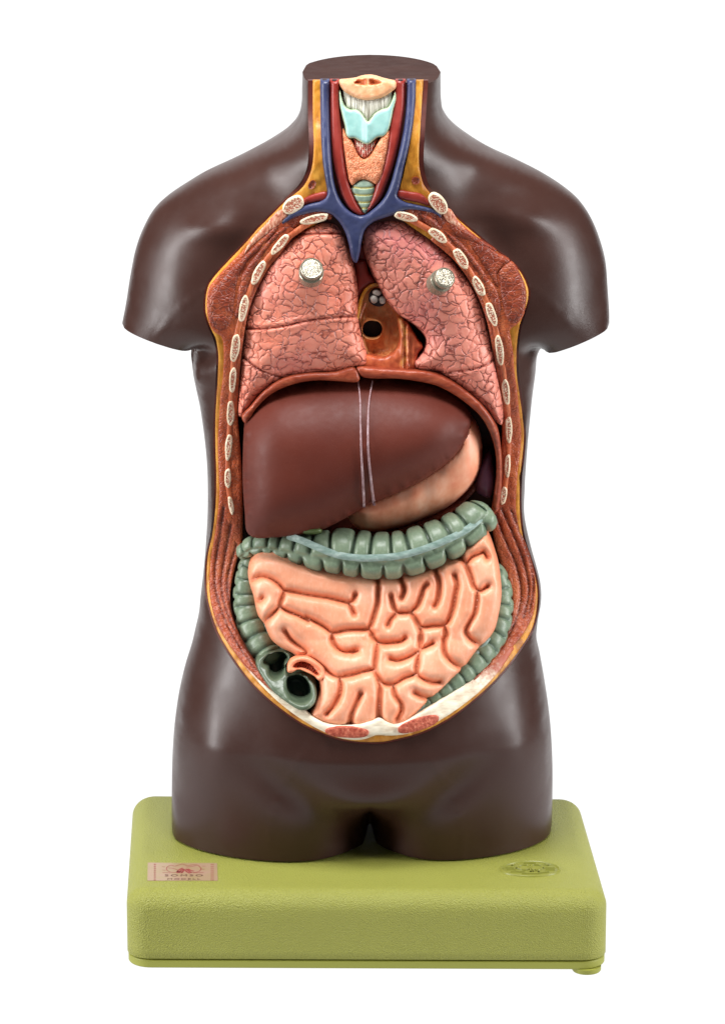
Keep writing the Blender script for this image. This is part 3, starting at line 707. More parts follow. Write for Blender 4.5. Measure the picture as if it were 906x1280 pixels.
def lung(label, contour, folds, mat, ctr):
    r_ = organ('lung', label, 'lung', ctr, -50, 'pair of removable lungs')
    fl_ = [cr(f, False, 3) for f in folds]
    def yl(P, d):
        y = bl(P[:, 1], [(265, -66), (450, -58), (530, -50)]) - 12 * pil(d, 5) - 26 * pil(d, 42) + 2.0 * vnoise(P, 26, 11) + .3 * vnoise(P, 8, 12)
        for f in fl_:
            q = seg_dist(P, f); y += 3.2 * np.exp(-(q / 1.5) ** 2) - 1.4 * np.exp(-((q - 4) / 3) ** 2)
        return y
    o = relief('lung_body', cr(contour, True, 2.2), yl, mat, None, 2.2, back=30, attrs=lambda P, d: {'fold': np.max([np.exp(-(seg_dist(P, f) / 1.1) ** 2) for f in fl_], 0) * .8})
    under(r_, o)
    return r_, yl, cr(contour, True, 2.2)
lcont = X2([(632,200),(690,213),(722,250),(745,310),(765,380),(780,440),(790,520),(791,640),(805,720),(830,800),(834,848),(815,864),(765,874),(690,892),(560,903),(450,925),(380,970),(330,1020),(290,1070),(258,1094),(243,1085),(243,980),(255,850),(265,720),(275,640),(300,540),(340,460),(390,380),(450,310),(510,262),(560,225),(600,207)])
lungA, ylA, cA = lung('pink cracked lung on the left, square lower edge and a fissure across', lcont, [X2([(262,690),(350,692),(450,680),(560,655),(680,640),(795,635)]), X2([(256,812),(300,845),(370,890),(450,915)]), X2([(485,284),(520,268),(600,262),(700,262),(735,264)])], M['lungR'], (380, 400))
lcont2 = X3([(230,183),(290,198),(355,240),(415,287),(475,348),(525,408),(575,470),(610,540),(640,620),(662,720),(682,810),(698,900),(716,1010),(720,1090),(712,1128),(690,1115),(640,1065),(560,995),(480,930),(430,895),(380,888),(322,874),(310,845),(335,815),(360,780),(367,740),(350,710),(310,672),(250,632),(190,565),(140,475),(100,380),(80,290),(83,240),(120,205),(170,190)])
lungB, ylB, cB = lung('pink cracked lung on the right, curved tongue notched beside the heart', lcont2, [X3([(692,820),(650,850),(580,875),(480,888)])], M['lungL'], (550, 380))
# metal knobs
t = NT('nickel_knob_metal'); f = t.noise(500, 3); M['nickel'] = t.fin(srgb(146, 141, 124), t.mr(f, .3, .7, .20, .32), t.bump(t.noise(220, 3), .12, .001), .6, metal=.55)
t = NT('engraved_face_metal'); f = t.noise(300, 4, None, .6, 2.5)
M['coin'] = t.fin(t.ramp(f, [(.38, srgb(128, 118, 98)), (.52, srgb(192, 186, 170))]), .34, t.bump(f, 1.0, .0012), .5, metal=1)
def knob(parent, face_px, r, yl, cont, tilt, side, length=28):
    ctr = np.array([face_px[0] - side * 5, face_px[1] + 8.0])
    ys = yl(ctr[None], seg_dist(ctr[None], cont, True))[0]
    ax = np.array([math.sin(side * math.radians(16)), -math.cos(math.radians(tilt)), math.sin(math.radians(tilt))]); ax /= np.linalg.norm(ax)
    # the face centre lies on the sight line through its middle
    f0 = at(face_px[0], face_px[1], ys + ax[1] * length * 1.2)[0]
    k = r
    V, F = lathe_pts([(k*1.1, -length), (k*1.1, -12.5), (k*1.04, -11.6), (k*.80, -11.2), (k*.78, -8.6), (k*.80, -7.4), (k*.98, -7.0), (k, -6.2), (k, -1.6), (k*.95, -.4), (k*.9, 0), (k*.84, -.2), (k*.82, -.7)], 48)
    q = Vector(ax).to_track_quat('Z', 'Y').to_matrix(); R = np.array(q)
    b = mesh_obj('knob', V @ R.T + f0, F, M['nickel'], None, True, sharp=35); under(parent, b)
    V2, F2 = lathe_pts([(k*.81, -.9), (k*.81, -.35), (k*.78, -.25)], 40)
    # simple raised emblem ring and strokes on the face
    o = mesh_obj('knob_face', V2 @ R.T + f0, F2, M['coin'], None, True, sharp=40)
    o.parent = b; 
knob(lungA, (389.5, 335), 13.6, ylA, cA, 32, 0.15)
knob(lungB, (556.5, 346.5), 12.8, ylB, cB, 31, 1.3)
# ------------------------------------------------------------------ heart remnant
HX = lambda q: cc(430, 300, 7.11, q)
heart = organ('heart', 'opened orange-brown heart with a dark hole, wedged between the two lungs', 'heart', (466, 410), -40)
t = NT('heart_wall_paint'); f = t.noise(60, 5, t.vec((1.5, 1, .6)), .65, 1.2)
c = t.ramp(f, [(.25, srgb(164, 78, 44)), (.42, srgb(214, 128, 76)), (.58, srgb(234, 164, 104)), (.78, srgb(246, 196, 140))])
M['heart'] = t.fin(c, .33, t.bump(f, .7, .003), .5)
def yhw(P, d): return -66 + 14 * pil(d, 16) + 1.5 * vnoise(P, 6, 41)
bowl = cr(HX([(125,650),(150,560),(210,450),(300,385),(380,500),(450,590),(500,680),(490,900),(430,1000),(330,1035),(225,1022),(180,920),(150,760)]), True, 2)
hole = oval(*HX([(250,800)])[0], 25, 24, 0)
under(heart, relief('heart_wall', bowl, yhw, M['heart'], None, 2.0, holes=(hole,), back=14))
under(heart, relief('chamber_opening', oval(*HX([(250,800)])[0], 30, 29, 0), lambda P, d: -40 + 0 * d, M['lumen'], None, 3, back=3))
fold = cr(HX([(482,690),(560,735),(600,800),(660,900),(700,945),(660,1010),(620,1160),(120,1140),(180,1020),(230,1024),(330,1040),(430,1004),(488,900)]), True, 2)
def yfo(P, d): return -70 - 7 * pil(d, 8) - 2.5 * np.sin((P[:, 0] - 500) * .8) * np.exp(-((P[:, 0] - 507) / 7) ** 2) + vnoise(P, 7, 44)
t = NT('heart_fold_paint'); st = t.attr('streak'); f = t.noise(90, 4)
c = t.ramp(f, [(.3, srgb(164, 68, 42)), (.6, srgb(208, 106, 66)), (.8, srgb(226, 140, 94))])
M['fold'] = t.fin(t.mix(t.math('MULTIPLY', st, t.mr(f, .35, .6)), c, srgb(226, 164, 88)), .35, t.bump(f, .5, .002), .5)
def stre(P, d):
    ln = cr(HX([(500,700),(530,800),(545,950),(520,1100)]), False, 2); return {'streak': np.exp(-(seg_dist(P, ln) / 3.2) ** 2)}
under(heart, relief('heart_fold', fold, yfo, M['fold'], None, 2.0, back=12, attrs=stre))
under(heart, relief('aorta', cr(HX([(90,188),(190,186),(215,280),(285,385),(230,405),(165,450),(120,520),(105,400),(100,280)]), True, 2), lambda P, d: -68 - 6 * pil(d, 8), M['artery'], None, 2, back=14))
under(heart, relief('aorta', cr(HX([(110,40),(170,30),(200,186),(120,184)]), True, 2), lambda P, d: -62 - 6 * pil(d, 6), M['artery'], None, 2, back=14))
pth = cr(HX([(300,392),(235,412),(185,462),(152,535),(128,640),(100,760)]), False, 1.5)
under(heart, tube('pericardium_edge', at(pth[:, 0], pth[:, 1], -73), 2.2, M['fat'], None, 10))
pth = cr(HX([(190,560),(160,640),(140,700)]), False, 1.5)
under(heart, tube('pericardium_edge', at(pth[:, 0], pth[:, 1], -70), 1.2, M['tendon'], None, 8))
t = NT('valve_paint'); M['valve'] = t.fin(t.ramp(t.noise(120, 3), [(.3, srgb(168, 160, 150)), (.7, srgb(232, 228, 218))]), .3, None, .5)
under(heart, relief('valve_pocket', oval(*HX([(300,515)])[0], 23, 21, 20), lambda P, d: -70 + 0 * d, M['lumen'], None, 2.4, back=6))
for x, y, a, b, g in ((290, 468, 11, 7.5, 10), (266, 528, 10, 9.5, 70), (340, 535, 8, 9.5, -10)):
    under(heart, relief('valve_cusp', oval(*HX([(x, y)])[0], a, b, g), lambda P, d: -71 - 3 * pil(d, 4), M['valve'], None, 1.6, back=4))
# ------------------------------------------------------------------ liver, gallbladder, stomach, spleen
liver = organ('liver', 'smooth dark brown liver with two pale vertical lines, under the diaphragm', 'liver', (440, 570), -50)
lvc = cr([(304.5,545),(306,528),(312,513),(323,499),(341,486),(366,478),(400,473),(440,470),(480,470),(510,472.5),(540,481),(563,492),(580,507),(588,520),(587,534),(581,550),(573,563),(561,576),(543,590),(524,602),(505,612),(487,620),(456,633),(440,643),(424,652),(410,659),(398,664),(370,669),(340,672),(318,672),(309,665),(306,640),(303.5,600)], True, 2.6)
def yliv(P, d):
    b = bl(P[:, 1], [(470, -40), (515, -66), (555, -86), (620, -90), (670, -90)])
    return b - 5 * pil(d, 4) - 40 * pil(d, 62) - 3.0 * np.exp(-((P[:, 0] - 456 + (P[:, 1]-560)*.02) / 12) ** 2)
t = NT('liver_paint'); f = t.noise(8, 3)
M['liver'] = t.fin(t.mix(t.mr(t.noise(1200, 2), .5, .75, 0, .25), t.ramp(f, [(.3, srgb(84, 35, 26)), (.7, srgb(96, 43, 32))]), srgb(108, 62, 52)), t.mr(t.noise(70, 3), .3, .7, .48, .56), t.bump(t.noise(800, 2), .12, .0006), .24)
under(liver, relief('liver_body', lvc, yliv, M['liver'], None, 3.2, back=34, smooth_it=45, rim=(.9, 2.2, 4.2)))
t = NT('pale_ligament_line'); f = t.noise(220, 3, t.vec((1, 1, .25)))
M['lig'] = t.fin(t.ramp(f, [(.3, srgb(120, 84, 84)), (.6, srgb(160, 132, 136)), (.8, srgb(196, 176, 180))]), .4, None, .45)
for q, w_ in (([(447.6,474),(450,500),(450.5,530),(451.5,565),(453.5,600),(455,634)], 2.6), ([(465.5,476),(461.5,500),(459.8,530),(460.6,569),(463.5,600),(467.5,632)], 3.0)):
    c_ = cr(q, False, 2.5)
    under(liver, relief('ligament_line', strip_poly(q, np.linspace(1.4, w_ + .6, len(cr(q, False, 2.5)))), lambda P, d: yliv(P, seg_dist(P, lvc, True)) - .2 - .5 * pil(d, 1.2), M['lig'], None, 1.6, back=1.5, rim=(.5,)))
gall = relief('gallbladder', oval(389, 663.5, 27, 10, 0), lambda P, d: -92 - 9 * pil(d, 5), painted('green_gallbladder_paint', srgb(74, 92, 50), srgb(94, 110, 64), 60), None, 2, back=14)
gall['label'] = 'small flat green gallbladder tip peeping out below the liver edge'; gall['category'] = 'gallbladder'
stomach = organ('stomach', 'peach stomach curving out from behind the dark liver, pinkish and finely streaked', 'stomach', (540, 620), -40)
sc_ = cr(X5([(545,270),(575,292),(600,340),(614,410),(608,500),(580,570),(520,640),(440,700),(340,750),(240,787),(120,809),(40,803),(2,776),(-20,740),(-30,690),(60,640),(160,590),(300,500),(400,420),(480,330)]), True, 2.4)
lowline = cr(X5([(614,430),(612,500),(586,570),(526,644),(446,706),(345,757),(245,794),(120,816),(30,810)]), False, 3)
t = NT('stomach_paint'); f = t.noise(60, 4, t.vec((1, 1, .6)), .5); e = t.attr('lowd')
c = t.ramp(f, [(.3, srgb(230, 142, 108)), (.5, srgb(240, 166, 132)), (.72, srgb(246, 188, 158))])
c = t.mix(t.mr(e, 1.5, 5.5, .9, 0), c, srgb(150, 58, 40))  # reddish lower rim, with the stomach's shadow edge painted into the colour
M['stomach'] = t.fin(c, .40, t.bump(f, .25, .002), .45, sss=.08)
def yst(P, d): return -28 + 16 * inside(P, lvc) * np.clip(seg_dist(P, lvc, True) / 5, 0, 1) - 14 * pil(d, 5) - 36 * pil(d, 34) + .8 * vnoise(P, 14, 51)
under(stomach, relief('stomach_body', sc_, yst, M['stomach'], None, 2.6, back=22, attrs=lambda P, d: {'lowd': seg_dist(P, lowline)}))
pth = cr(X5([(612,520),(586,580),(526,653),(446,714),(345,764),(245,801),(120,822),(30,815),(-10,795)]), False, 2)
under(stomach, tube('stomach_rim', at(pth[:, 0], pth[:, 1], -26), 4.2, M['pec'], None, 12))
spleen = relief('spleen', cr(X5([(650,430),(668,500),(676,570),(664,622),(646,648),(612,640),(585,620),(580,540),(610,470)]), True, 2), lambda P, d: -28 - 20 * pil(d, 12), painted('purple_spleen_paint', srgb(92, 52, 74), srgb(122, 76, 98), 40), None, 2.4, back=20)
spleen['label'] = 'dark purple spleen behind the stomach beside the right rib wall'; spleen['category'] = 'spleen'
# ------------------------------------------------------------------ large intestine
colon = organ('large_intestine', 'grey green pouched large intestine framing the small intestine', 'large intestine', (464, 700), -60)
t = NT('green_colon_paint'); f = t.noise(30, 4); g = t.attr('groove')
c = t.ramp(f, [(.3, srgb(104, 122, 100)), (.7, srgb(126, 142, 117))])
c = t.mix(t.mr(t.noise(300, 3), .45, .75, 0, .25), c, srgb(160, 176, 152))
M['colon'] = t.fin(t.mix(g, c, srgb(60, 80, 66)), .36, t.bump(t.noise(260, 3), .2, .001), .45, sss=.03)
t = NT('pale_taenia_paint'); f = t.noise(240, 4, t.vec((.4, 1, 1)))
M['taenia'] = t.fin(t.ramp(f, [(.3, srgb(120, 144, 134)), (.55, srgb(146, 168, 160)), (.8, srgb(180, 196, 188))]), .4, t.bump(f, .6, .0015), .4)
def haustra(name, pts, rad, Y, per, theta_t=0.0, seg=64, depth=.26, ph=0.0, tail=None, taen=True):
    c = cr([(a, b) for a, b in pts], False, 1.3)
    L = np.r_[0, np.cumsum(np.linalg.norm(np.diff(c, axis=0), axis=1))]
    key = np.array(pts, float); kd = [np.argmin(((c - k) ** 2).sum(1)) for k in key]
    R = np.interp(np.arange(len(c)), kd, rad); Yc_ = np.interp(np.arange(len(c)), kd, Y) if np.ndim(Y) else np.full(len(c), Y)
    Pp = np.interp(np.arange(len(c)), kd, per) if np.ndim(per) else np.full(len(c), per)
    phase = np.r_[0, np.cumsum(np.diff(L) / ((Pp[1:] + Pp[:-1]) / 2))] + ph
    P3 = at(c[:, 0], c[:, 1], Yc_)
    s3 = np.r_[0, np.cumsum(np.linalg.norm(np.diff(P3, axis=0), axis=1))]
    gro = []
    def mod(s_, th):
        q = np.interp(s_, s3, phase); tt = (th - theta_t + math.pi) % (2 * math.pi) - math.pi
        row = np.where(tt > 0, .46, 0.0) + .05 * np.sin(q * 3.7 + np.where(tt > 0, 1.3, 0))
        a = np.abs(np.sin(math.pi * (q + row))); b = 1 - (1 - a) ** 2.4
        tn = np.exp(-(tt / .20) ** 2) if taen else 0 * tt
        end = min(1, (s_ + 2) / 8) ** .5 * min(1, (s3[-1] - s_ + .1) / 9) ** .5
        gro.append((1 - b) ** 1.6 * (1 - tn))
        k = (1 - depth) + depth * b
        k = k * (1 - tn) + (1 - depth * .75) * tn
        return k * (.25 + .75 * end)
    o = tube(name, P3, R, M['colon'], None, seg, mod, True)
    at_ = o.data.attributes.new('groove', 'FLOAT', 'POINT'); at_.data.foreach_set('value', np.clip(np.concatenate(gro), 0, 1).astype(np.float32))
    under(colon, o); return c, R, Yc_
TC = [(300,694),(312,684),(328,681),(350,683),(372,686),(398,689),(425,689),(450,692.5),(474,694.5),(500,693),(530,684.5),(560,672.5),(585,657),(600,643),(608,633)]
TR = [9,12,13.5,15.5,20,25,29,29.5,29.5,29.5,29,28,26.5,25,20]
TY = [-50,-58,-66,-72,-78,-84,-86,-88,-90,-90,-88,-82,-74,-66,-60]
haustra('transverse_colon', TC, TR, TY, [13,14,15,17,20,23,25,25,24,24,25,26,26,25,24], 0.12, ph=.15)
tp = cr([(359,669.5),(378,676),(399,685),(420,693),(447,697.3),(469,697.3),(497,695),(526,687.5),(555,676.3),(583,662),(600,648),(611.5,636)], False, 2)
kx = [p[0] for p in TC]; 
ty = np.interp(tp[:, 0], kx, TY) - np.interp(tp[:, 0], kx, TR) * .93
ty = np.where(tp[:, 0] > 596, ty + (tp[:, 0] - 596) * .3, ty)
def band3(name, path, Yp, w, th_=1.4, parent=colon):
    """flat raised band following a surface"""
    P3 = at(path[:, 0], path[:, 1], Yp)
    o = tube(name, P3, w / 2, M['taenia'], None, 12, lambda s_, th: 1 / np.sqrt((np.cos(th) / (th_ * 2 / w)) ** 2 + np.sin(th) ** 2) * 1.0)
    under(parent, o)
band3('taenia', tp, ty - 1.0 + 5 * np.clip(1 - np.arange(len(tp)) / 8, 0, 1), 9.0, 1.1)
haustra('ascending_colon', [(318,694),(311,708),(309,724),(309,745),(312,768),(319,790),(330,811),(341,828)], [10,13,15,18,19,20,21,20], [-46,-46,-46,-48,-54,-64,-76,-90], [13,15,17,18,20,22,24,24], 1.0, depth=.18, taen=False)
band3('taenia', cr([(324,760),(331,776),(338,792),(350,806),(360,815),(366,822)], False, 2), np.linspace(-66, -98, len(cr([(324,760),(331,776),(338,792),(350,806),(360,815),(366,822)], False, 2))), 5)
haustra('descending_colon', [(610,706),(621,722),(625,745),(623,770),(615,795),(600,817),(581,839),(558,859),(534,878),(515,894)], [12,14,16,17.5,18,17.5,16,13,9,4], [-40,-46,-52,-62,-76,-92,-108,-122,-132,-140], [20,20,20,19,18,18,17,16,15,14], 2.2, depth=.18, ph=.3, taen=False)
dp = cr([(611,797),(600,812),(586,828),(569,845),(551,862),(535,876),(519,894)], False, 2)
band3('taenia', dp, np.linspace(-98, -146, len(dp)), 5.5)
# opened caecum
I4 = lambda q: cc(300, 770, 6.04, q)
cae = cr(I4([(122,330),(190,282),(280,258),(360,268),(402,298),(385,335),(350,365),(345,400),(362,440),(372,438),(440,424),(512,448),(562,510),(580,590),(562,662),(512,706),(450,708),(370,664),(300,612),(225,545),(160,450),(125,385)]), True, 1.8)
h1 = cr(I4([(178,355),(215,300),(280,275),(335,280),(358,320),(335,360),(335,405),(300,455),(262,472),(228,450),(215,400)]), True, 1.8)
h2 = cr(I4([(362,470),(400,450),(460,450),(508,490),(532,550),(528,610),(490,650),(440,655),(385,628),(360,580),(352,520)]), True, 1.8)
def ycae(P, d): return bl(P[:, 1], [(810, -96), (845, -122), (890, -158)]) - 6 * pil(d, 4.5) + .6 * vnoise(P, 6, 61)
M['caecum'] = painted('olive_caecum_paint', srgb(74, 88, 70), srgb(98, 112, 90), 60, .34, 300, .3)
M['colin'] = painted('dark_green_inner_paint', srgb(34, 46, 42), srgb(58, 74, 66), 60, .3)
under(colon, relief('caecum', cae, ycae, M['caecum'], None, 1.8, holes=(h1, h2), back=26, attrs=lambda P, d: {'groove': np.exp(-(seg_dist(P, cr(I4([(345,400),(330,470),(330,560)]), False, 2)) / 2.5) ** 2) * .5}))
under(colon, relief('caecum_inside', offset_in(cae, 3.0), lambda P, d: bl(P[:, 1], [(810, -78), (845, -102), (890, -138)]) - 14 * np.exp(-(np.minimum(seg_dist(P, h1, True), seg_dist(P, h2, True)) / 3.2) ** 2) + 6 * pil(d, 12), M['colin'], None, 2.4, back=6))
# ------------------------------------------------------------------ small intestine
small = organ('small_intestine', 'peach coloured block of coiled small intestine low in the belly', 'small intestine', (464, 800), -60)
I1 = lambda q: cc(300, 660, 7.55, q); I2 = lambda q: cc(400, 680, 7.55, q); I3 = lambda q: cc(500, 660, 6.04, q); I5 = lambda q: cc(430, 770, 6.04, q)
SI = [(320,691),(312.5,703),(310,717),(312.6,731.5),(317,745),(319.5,758),(323,770),(330,779),(335,791.5),(341,801.5),(353,810.5),(366,817),(374,825),(389,835),(398,850),(398,868),(392,882),(386,895),(399,904),(416,910),(436,912),(452,912),(463,910),(472,906),(480,907),(493,911),(511,904),(523,892),(537.6,876),(554,862),(567,848),(579,836),(599,809),(608,801),(617.5,787.5),(623,767.6),(626.6,742),(624,712),(619,693),(612.6,675),(604,660),(585,660),(550,680),(500,700),(450,700),(400,692),(350,686),(333,687)]
GR = [I1([(110,498),(160,470),(200,455),(250,460),(310,485),(370,535),(408,590),(398,650),(382,700),(372,745)]), I1([(372,745),(330,790),(270,850),(225,900)]), I1([(408,590),(480,600),(600,625),(755,650)]) + I2([(80,510),(180,535),(270,557)]), I2([(270,557),(308,538),(332,480)]), I2([(275,560),(300,610),(320,660)]),
 I1([(372,745),(450,785),(560,830),(650,880)]) + I4([(490,10),(560,40),(640,85),(690,130)]), I4([(690,130),(700,200),(740,250),(800,275),(870,262)]) + I5([(60,280),(100,265)]), I4([(690,130),(760,118)]) + I2([(110,840),(250,812),(400,808),(465,805)]), I1([(150,692),(190,690),(222,655)]),
 I4([(340,110),(390,180),(450,225),(500,265),(500,300)]), I4([(400,315),(500,300),(560,340),(630,390),(690,440),(750,460),(820,455),(906,430)]), I4([(750,460),(762,530),(752,600),(712,680),(655,740)]),
 I2([(535,310),(548,400),(545,480),(540,560),(510,670),(480,760),(462,805)]), I2([(758,320),(790,400),(790,460),(770,508)]), I2([(670,490),(690,580),(722,645),(780,652),(850,645),(906,600)]), I2([(722,648),(670,700),(645,750)]), I2([(850,645),(890,690),(920,760)]) + I5([(560,80),(580,140),(580,200),(568,262)]),
 I3([(90,630),(130,590),(160,510),(180,450),(205,425)]), I3([(268,320),(295,400),(295,480),(280,560),(262,590)]), I3([(90,635),(130,700),(160,745),(250,740),(340,730),(370,690),(400,600),(420,500),(432,430),(415,360)]), I3([(340,735),(345,820)]) + I5([(756,180),(760,280),(800,340),(860,380),(900,392)]), I3([(430,205),(480,250),(510,300),(540,380),(562,450),(600,475),(660,440)]), I3([(500,272),(540,220),(600,195),(630,185),(655,232)]), I3([(580,480),(580,560),(560,650),(520,720),(495,780),(520,830),(590,880),(615,905)]),
 I2([(465,805),(500,860)]) + I5([(208,140),(250,195),(300,207),(380,202),(440,190),(462,168)]), I5([(330,70),(350,25),(385,-10)]), I5([(250,200),(240,300),(232,400),(260,470),(300,512),(370,517),(450,472),(545,440)]), I5([(232,405),(150,420),(60,440),(0,450)]), I5([(568,262),(490,310),(400,340),(345,328)]), I5([(568,258),(610,240),(672,208)]), I5([(568,262),(555,350),(548,435),(600,480),(660,500),(722,500)]), I5([(258,480),(270,560),(265,680),(268,780),(285,815)]), I5([(370,520),(385,600),(430,670),(430,720),(400,780)]), I5([(530,580),(570,602),(640,622)]), I5([(125,590),(100,650),(60,740),(45,830)]), I3([(158,748),(152,850),(148,906)])]
GRs = [cr(g, False, 1.8) for g in GR]
GALL = np.vstack(GRs)
colb = cr([(300,700),(333,693),(354,697),(378,706),(396,712),(420,718),(447,722),(473,723),(492,723),(509,719),(540,710),(566,698),(578,689),(603,665),(615,652)], False, 4)
def gdist(P):
    best = np.full(len(P), 1e9)
    for g in GRs: best = np.minimum(best, seg_dist(P, g))
    return best
def ysm(P, d):
    g = gdist(P); below = seg_dist(P, colb) * np.where(P[:, 1] > np.interp(P[:, 0], colb[:, 0], colb[:, 1]), 1, 0)
    b = -56 - 8 * pil(d, 5) - 18 * pil(d, 40) - 8 * np.clip(below / 8, 0, 1) - 30 * np.sin(np.clip(below / 150, 0, 1) * math.pi / 2)
    b -= 34 * np.clip((P[:, 1] - 800) / 100, 0, 1)
    t_ = np.clip(np.minimum(g, d + 2) / 15, 0, 1)
    return b - 3 * np.sqrt(1 - (1 - t_) ** 2) - 7.5 * (1 - np.exp(-(np.minimum(g, d + 3) / 4.6) ** 1.6)) + .5 * vnoise(P, 12, 71)
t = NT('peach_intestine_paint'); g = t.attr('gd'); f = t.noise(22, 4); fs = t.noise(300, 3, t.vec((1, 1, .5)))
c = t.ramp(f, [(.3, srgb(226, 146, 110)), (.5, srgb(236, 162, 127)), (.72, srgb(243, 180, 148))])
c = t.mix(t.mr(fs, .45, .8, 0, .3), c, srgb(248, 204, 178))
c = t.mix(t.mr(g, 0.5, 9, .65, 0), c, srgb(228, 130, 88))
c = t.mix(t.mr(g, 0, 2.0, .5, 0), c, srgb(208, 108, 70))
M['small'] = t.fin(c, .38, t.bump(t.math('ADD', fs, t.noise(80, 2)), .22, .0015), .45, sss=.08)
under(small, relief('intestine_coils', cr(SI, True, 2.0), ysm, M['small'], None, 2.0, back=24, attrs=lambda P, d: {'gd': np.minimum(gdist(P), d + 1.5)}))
# cut end of the ileum
il = cr(I4([(356,385),(380,335),(440,305),(520,305),(590,345),(640,400),(640,460),(600,490),(560,455),(500,425),(440,405),(385,430),(362,425)]), True, 1.6)
slot = cr(I4([(398,385),(425,355),(480,345),(540,368),(600,410),(606,435),(580,452),(530,420),(470,395),(420,395)]), True, 1.2)
yil = lambda P, d: bl(P[:, 1], [(815, -120), (850, -136)]) - 5 * pil(d, 4)
under(small, relief('ileum_end', il, yil, M['small'], None, 1.6, holes=(slot,), back=8, attrs=lambda P, d: {'gd': d + 1.5}))
under(small, relief('ileum_folds', offset_in(il, 1.2), lambda P, d: bl(P[:, 1], [(815, -116), (850, -132)]) + 1.6 * np.sin(P[:, 0] * 1.9 + P[:, 1]), M['marrow'], None, 1.3, back=4))
# ------------------------------------------------------------------ sticker and moulded emblem on the base
def flat(pts, z, name, mat, parent, th_=.3, sm=False):
    """thin plate on the lid from photo points"""
    P = np.array([at_z(x, y, z)[:2] for x, y in pts]); n = len(P)
    V = [(x, y, z) for x, y in P] + [(x, y, z + th_) for x, y in P]
    ar = np.sum(P[:, 0] * np.roll(P[:, 1], -1) - np.roll(P[:, 0], -1) * P[:, 1])
    top = list(range(n, 2 * n)); bot_ = list(range(n))[::-1]
    F = [tuple(top), tuple(bot_)] + [(i, (i+1) % n, n + (i+1) % n, n + i) for i in range(n)]
    if ar < 0: F = [f[::-1] for f in F]
    return mesh_obj(name, V, F, mat, parent, sm)
t = NT('beige_sticker_foil'); f = t.noise(60, 3)
M['sticker'] = t.fin(t.ramp(f, [(.3, srgb(150, 130, 92)), (.7, srgb(160, 128, 108))]), .32, None, .5)
t = NT('dull_red_ink'); M['ink'] = t.fin(srgb(140, 60, 58), .5, None, .3)
t = NT('dark_brown_ink'); M['ink2'] = t.fin(srgb(84, 52, 44), .5, None, .3)
stk = flat([(185, 1078.5), (271.5, 1079), (272.5, 1101), (184.5, 1101)], zt + .1, 'sticker', M['sticker'], stand)
zi = zt + .55
def ink_line(pts, w, mat=None, name='print_line'):
    c = cr([tuple(at_z(x, y, zi)[:2]) for x, y in pts], False, 1.5)
    q = np.gradient(c, axis=0); q /= np.linalg.norm(q, axis=1)[:, None] + 1e-9; n_ = np.stack([-q[:, 1], q[:, 0]], 1)
    m = len(c); V = [(p[0], p[1], zi) for p in c + n_ * w / 2] + [(p[0], p[1], zi) for p in c - n_ * w / 2]
    return V, [(m + i, m + i + 1, i + 1, i) for i in range(m - 1)]
def join(parts):
    V = []; F = []
    for v, f in parts:
        k = len(V); V += list(v); F += [tuple(i + k for i in g) for g in f]
    return V, F
ST = lambda q: cc(180, 1065, 9.06, q)
L_ = [ST(q) for q in ([(255,190),(270,165),(310,150),(350,160),(385,150),(440,135)], [(255,190),(275,215),(330,232),(375,225)], [(275,180),(330,185),(380,200)], [(440,135),(500,155),(550,145),(600,145),(650,185)], [(650,185),(630,215),(580,230),(530,225)], [(480,170),(540,165),(600,150)], [(205,165),(240,168)], [(210,232),(300,236)], [(650,195),(690,195)], [(560,235),(680,232)], [(210,205),(250,205)], [(660,160),(700,160)])]
blob = [ST(q) for q in ([(380,238),(385,215),(410,195),(440,180)], [(400,235),(420,210),(450,190)], [(425,240),(445,215),(455,195)], [(465,200),(490,225),(520,240)], [(480,190),(510,215),(540,235)], [(500,190),(535,210),(565,215)], [(375,215),(400,225),(440,225)])]
side_ = [ST([(x, a), (x, a + 9)]) for x in (120, 130, 765, 785) for a in range(135, 325, 22)]
V, F = join([ink_line(q, 1.0) for q in L_] + [ink_line(q, 2.4) for q in blob] + [ink_line(q, 1.3) for q in side_])
mesh_obj('printed_emblem', V, F, M['ink'], stk, False)
def text(s, px, py, hgt, mat, parent, z, stretch=1.0):
    cu = bpy.data.curves.new('lettering', 'FONT'); cu.body = s; cu.size = hgt * S; cu.align_x = 'CENTER'; cu.align_y = 'CENTER'; cu.extrude = .00005; cu.space_character = 1.35
    o = bpy.data.objects.new('lettering_curve', cu); COL.objects.link(o)
    dg = bpy.context.evaluated_depsgraph_get(); dg.update()
    me = bpy.data.meshes.new_from_object(o.evaluated_get(dg)); bpy.data.objects.remove(o)
    me.name = 'lettering'; me.materials.clear(); me.materials.append(mat)
    q = bpy.data.objects.new('lettering', me); COL.objects.link(q)
    w = at_z(px, py, z); q.location = Vector(w) * S; q.scale = (stretch, 1, 1); q.parent = parent
    return q
text('SOMSO', 230, 1094.3, 9.5, M['ink2'], stk, zi, 1.25)
text('MODELL', 230, 1098.8, 6.5, M['ink2'], stk, zi, 1.35)
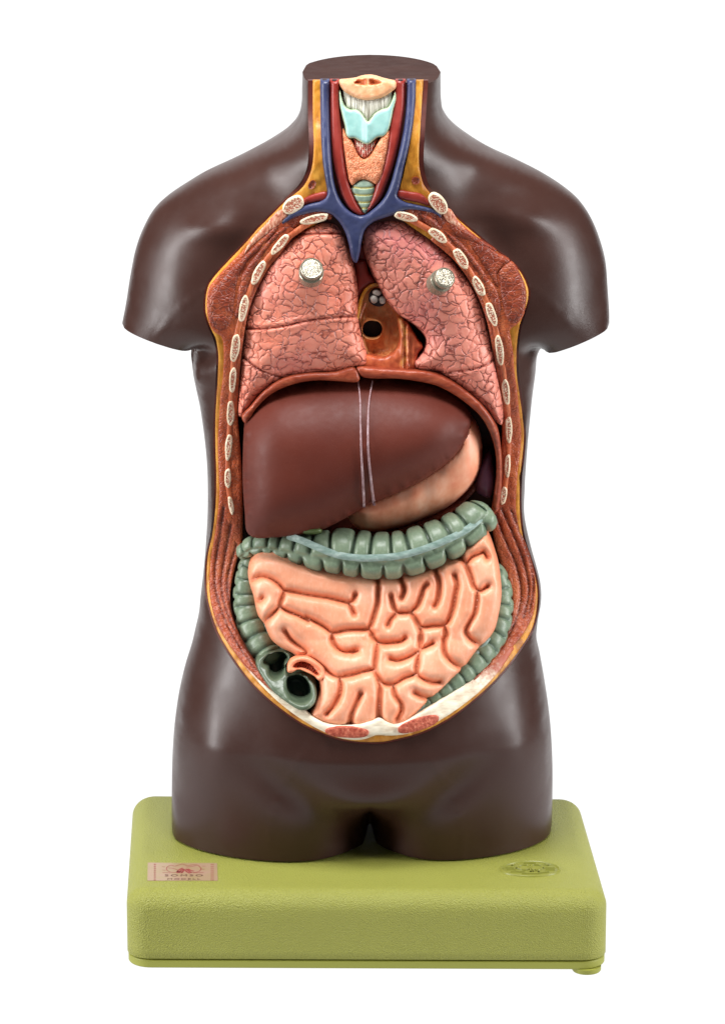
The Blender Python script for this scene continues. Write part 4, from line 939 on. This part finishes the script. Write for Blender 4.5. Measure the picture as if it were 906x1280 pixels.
# moulded oval emblem
ec = at_z(662.5, 1087, zt); RX, RY = 37.5, 27.0
def ell(k, z, n=56): return [(ec[0] + RX * k * math.cos(2*math.pi*i/n), ec[1] + RY * k * math.sin(2*math.pi*i/n), z) for i in range(n)]
rings = [ell(1.0, zt - .4), ell(.99, zt + 1.2), ell(.96, zt + 1.9), ell(.92, zt + 1.0), ell(.91, zt + .25), ell(.02, zt + .25)]
V = sum(rings, []); n = 56
F = [(i*n+j, i*n+(j+1) % n, (i+1)*n+(j+1) % n, (i+1)*n+j) for i in range(len(rings)-1) for j in range(n)]
M['emb'] = painted('green_emblem_plastic', srgb(124, 126, 52), srgb(138, 138, 62), 40, .36, 700, .1)
emb = mesh_obj('moulded_emblem', V, F, M['emb'], stand, True, sharp=50)
def ridge(pts, w, h=1.2):
    """raised stroke; pts in emblem units (-1..1)"""
    c = cr([(ec[0] + x * RX, ec[1] + y * RY) for x, y in pts], False, 1.5)
    P3 = np.stack([c[:, 0], c[:, 1], np.full(len(c), zt + .4)], 1)
    return P3, w
strokes = [([(-.8,.12),(-.55,.12)],2.2),([(-.8,-.1),(-.5,-.12)],2.2),([(-.66,-.38),(-.2,-.4)],2.2),([(.5,.12),(.82,.12)],2.4),([(.5,-.12),(.8,-.12)],2.4),([(.25,-.55),(.6,-.4)],2.2),([(-.3,-.62),(.25,-.62)],2.0),
           ([(-.45,.1),(-.35,.4),(-.1,.5),(0,.25)],2.6),([(0,.25),(.12,.5),(.38,.4),(.42,.1)],2.6),([(-.42,.05),(-.2,-.15),(0,.05)],2.4),([(0,.05),(.2,-.2),(.4,.05)],2.6),([(0,.4),(0,-.35)],2.4),([(.08,-.3),(.2,-.1),(.26,-.34)],2.6),([(-.2,.7),(.2,.72)],2.0),([(-.6,.45),(-.5,.6)],2),([(.6,.45),(.48,.62)],2)]
VV = []; FF = []
for pts, w in strokes:
    P3, w = ridge(pts, w); m = len(P3)
    T = np.gradient(P3, axis=0); T /= np.linalg.norm(T, axis=1)[:, None] + 1e-9; N = np.stack([-T[:, 1], T[:, 0], 0 * T[:, 0]], 1)
    k = len(VV)
    for a, z in ((-.5, -.3), (-.28, 1.7), (.28, 1.7), (.5, -.3)): VV += [tuple(p) for p in P3 + N * w * a + np.array([0, 0, z])]
    for r_ in range(3): FF += [(k + r_*m + i, k + r_*m + i + 1, k + (r_+1)*m + i + 1, k + (r_+1)*m + i)[::-1] for i in range(m - 1)]
mesh_obj('emblem_relief', VV, FF, M['emb'], emb, True, sharp=50)
# ------------------------------------------------------------------ white studio sweep, camera, light
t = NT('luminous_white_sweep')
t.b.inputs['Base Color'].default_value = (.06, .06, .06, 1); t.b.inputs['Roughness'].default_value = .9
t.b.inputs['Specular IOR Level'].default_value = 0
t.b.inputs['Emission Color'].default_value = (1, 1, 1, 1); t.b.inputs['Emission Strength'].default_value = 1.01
prof = [(-620, 0), (-300, 0), (600, 0)] + [(600 + 700 * math.sin(a), 700 - 700 * math.cos(a)) for a in np.linspace(0, math.pi/2, 14)[1:]] + [(1300, 2200)]
V = []; F = []
for i, (y, z) in enumerate(prof): V += [(-1120, y, z + zfloor), (1120, y, z + zfloor)]
F = [(2*i, 2*i+1, 2*i+3, 2*i+2) for i in range(len(prof) - 1)]
o = mesh_obj('ground', V, F, t.m); o['kind'] = 'structure'
w = bpy.data.worlds.new('World'); sc.world = w; w.use_nodes = True
w.node_tree.nodes['Background'].inputs['Color'].default_value = (1, 1, 1, 1)
w.node_tree.nodes['Background'].inputs['Strength'].default_value = .11
def area(name, loc, tgt, size, sy, energy, col=(1, 1, 1)):
    l = bpy.data.lights.new(name, 'AREA'); l.shape = 'RECTANGLE'; l.size = size; l.size_y = sy; l.energy = energy; l.color = col
    o = bpy.data.objects.new(name, l); COL.objects.link(o); o.location = loc
    d = Vector(tgt) - Vector(loc); o.rotation_euler = d.to_track_quat('-Z', 'Y').to_euler(); return o
area('softbox_left', (-1.8, -.62, .42), (0, 0, .05), .42, 1.85, 48)
area('softbox_right', (1.8, -.58, .42), (0, 0, .05), .42, 1.85, 43)
area('softbox_top', (-.15, -.55, 1.9), (0, -.1, .0), 1.0, .7, 56)
cam = bpy.data.cameras.new('camera'); co = bpy.data.objects.new('camera', cam); COL.objects.link(co); sc.camera = co
co.location = Vector(CAM) * S; co.rotation_euler = (math.pi / 2 - PIT, 0, 0)
cam.sensor_fit = 'VERTICAL'; cam.sensor_height = 36; cam.lens = 36 * FOC / 1280; cam.clip_end = 100; cam.clip_start = .1
sc.render.resolution_x = 724; sc.render.resolution_y = 1024
sc.view_settings.view_transform = 'Standard'; sc.view_settings.look = 'None'; sc.view_settings.exposure = 0
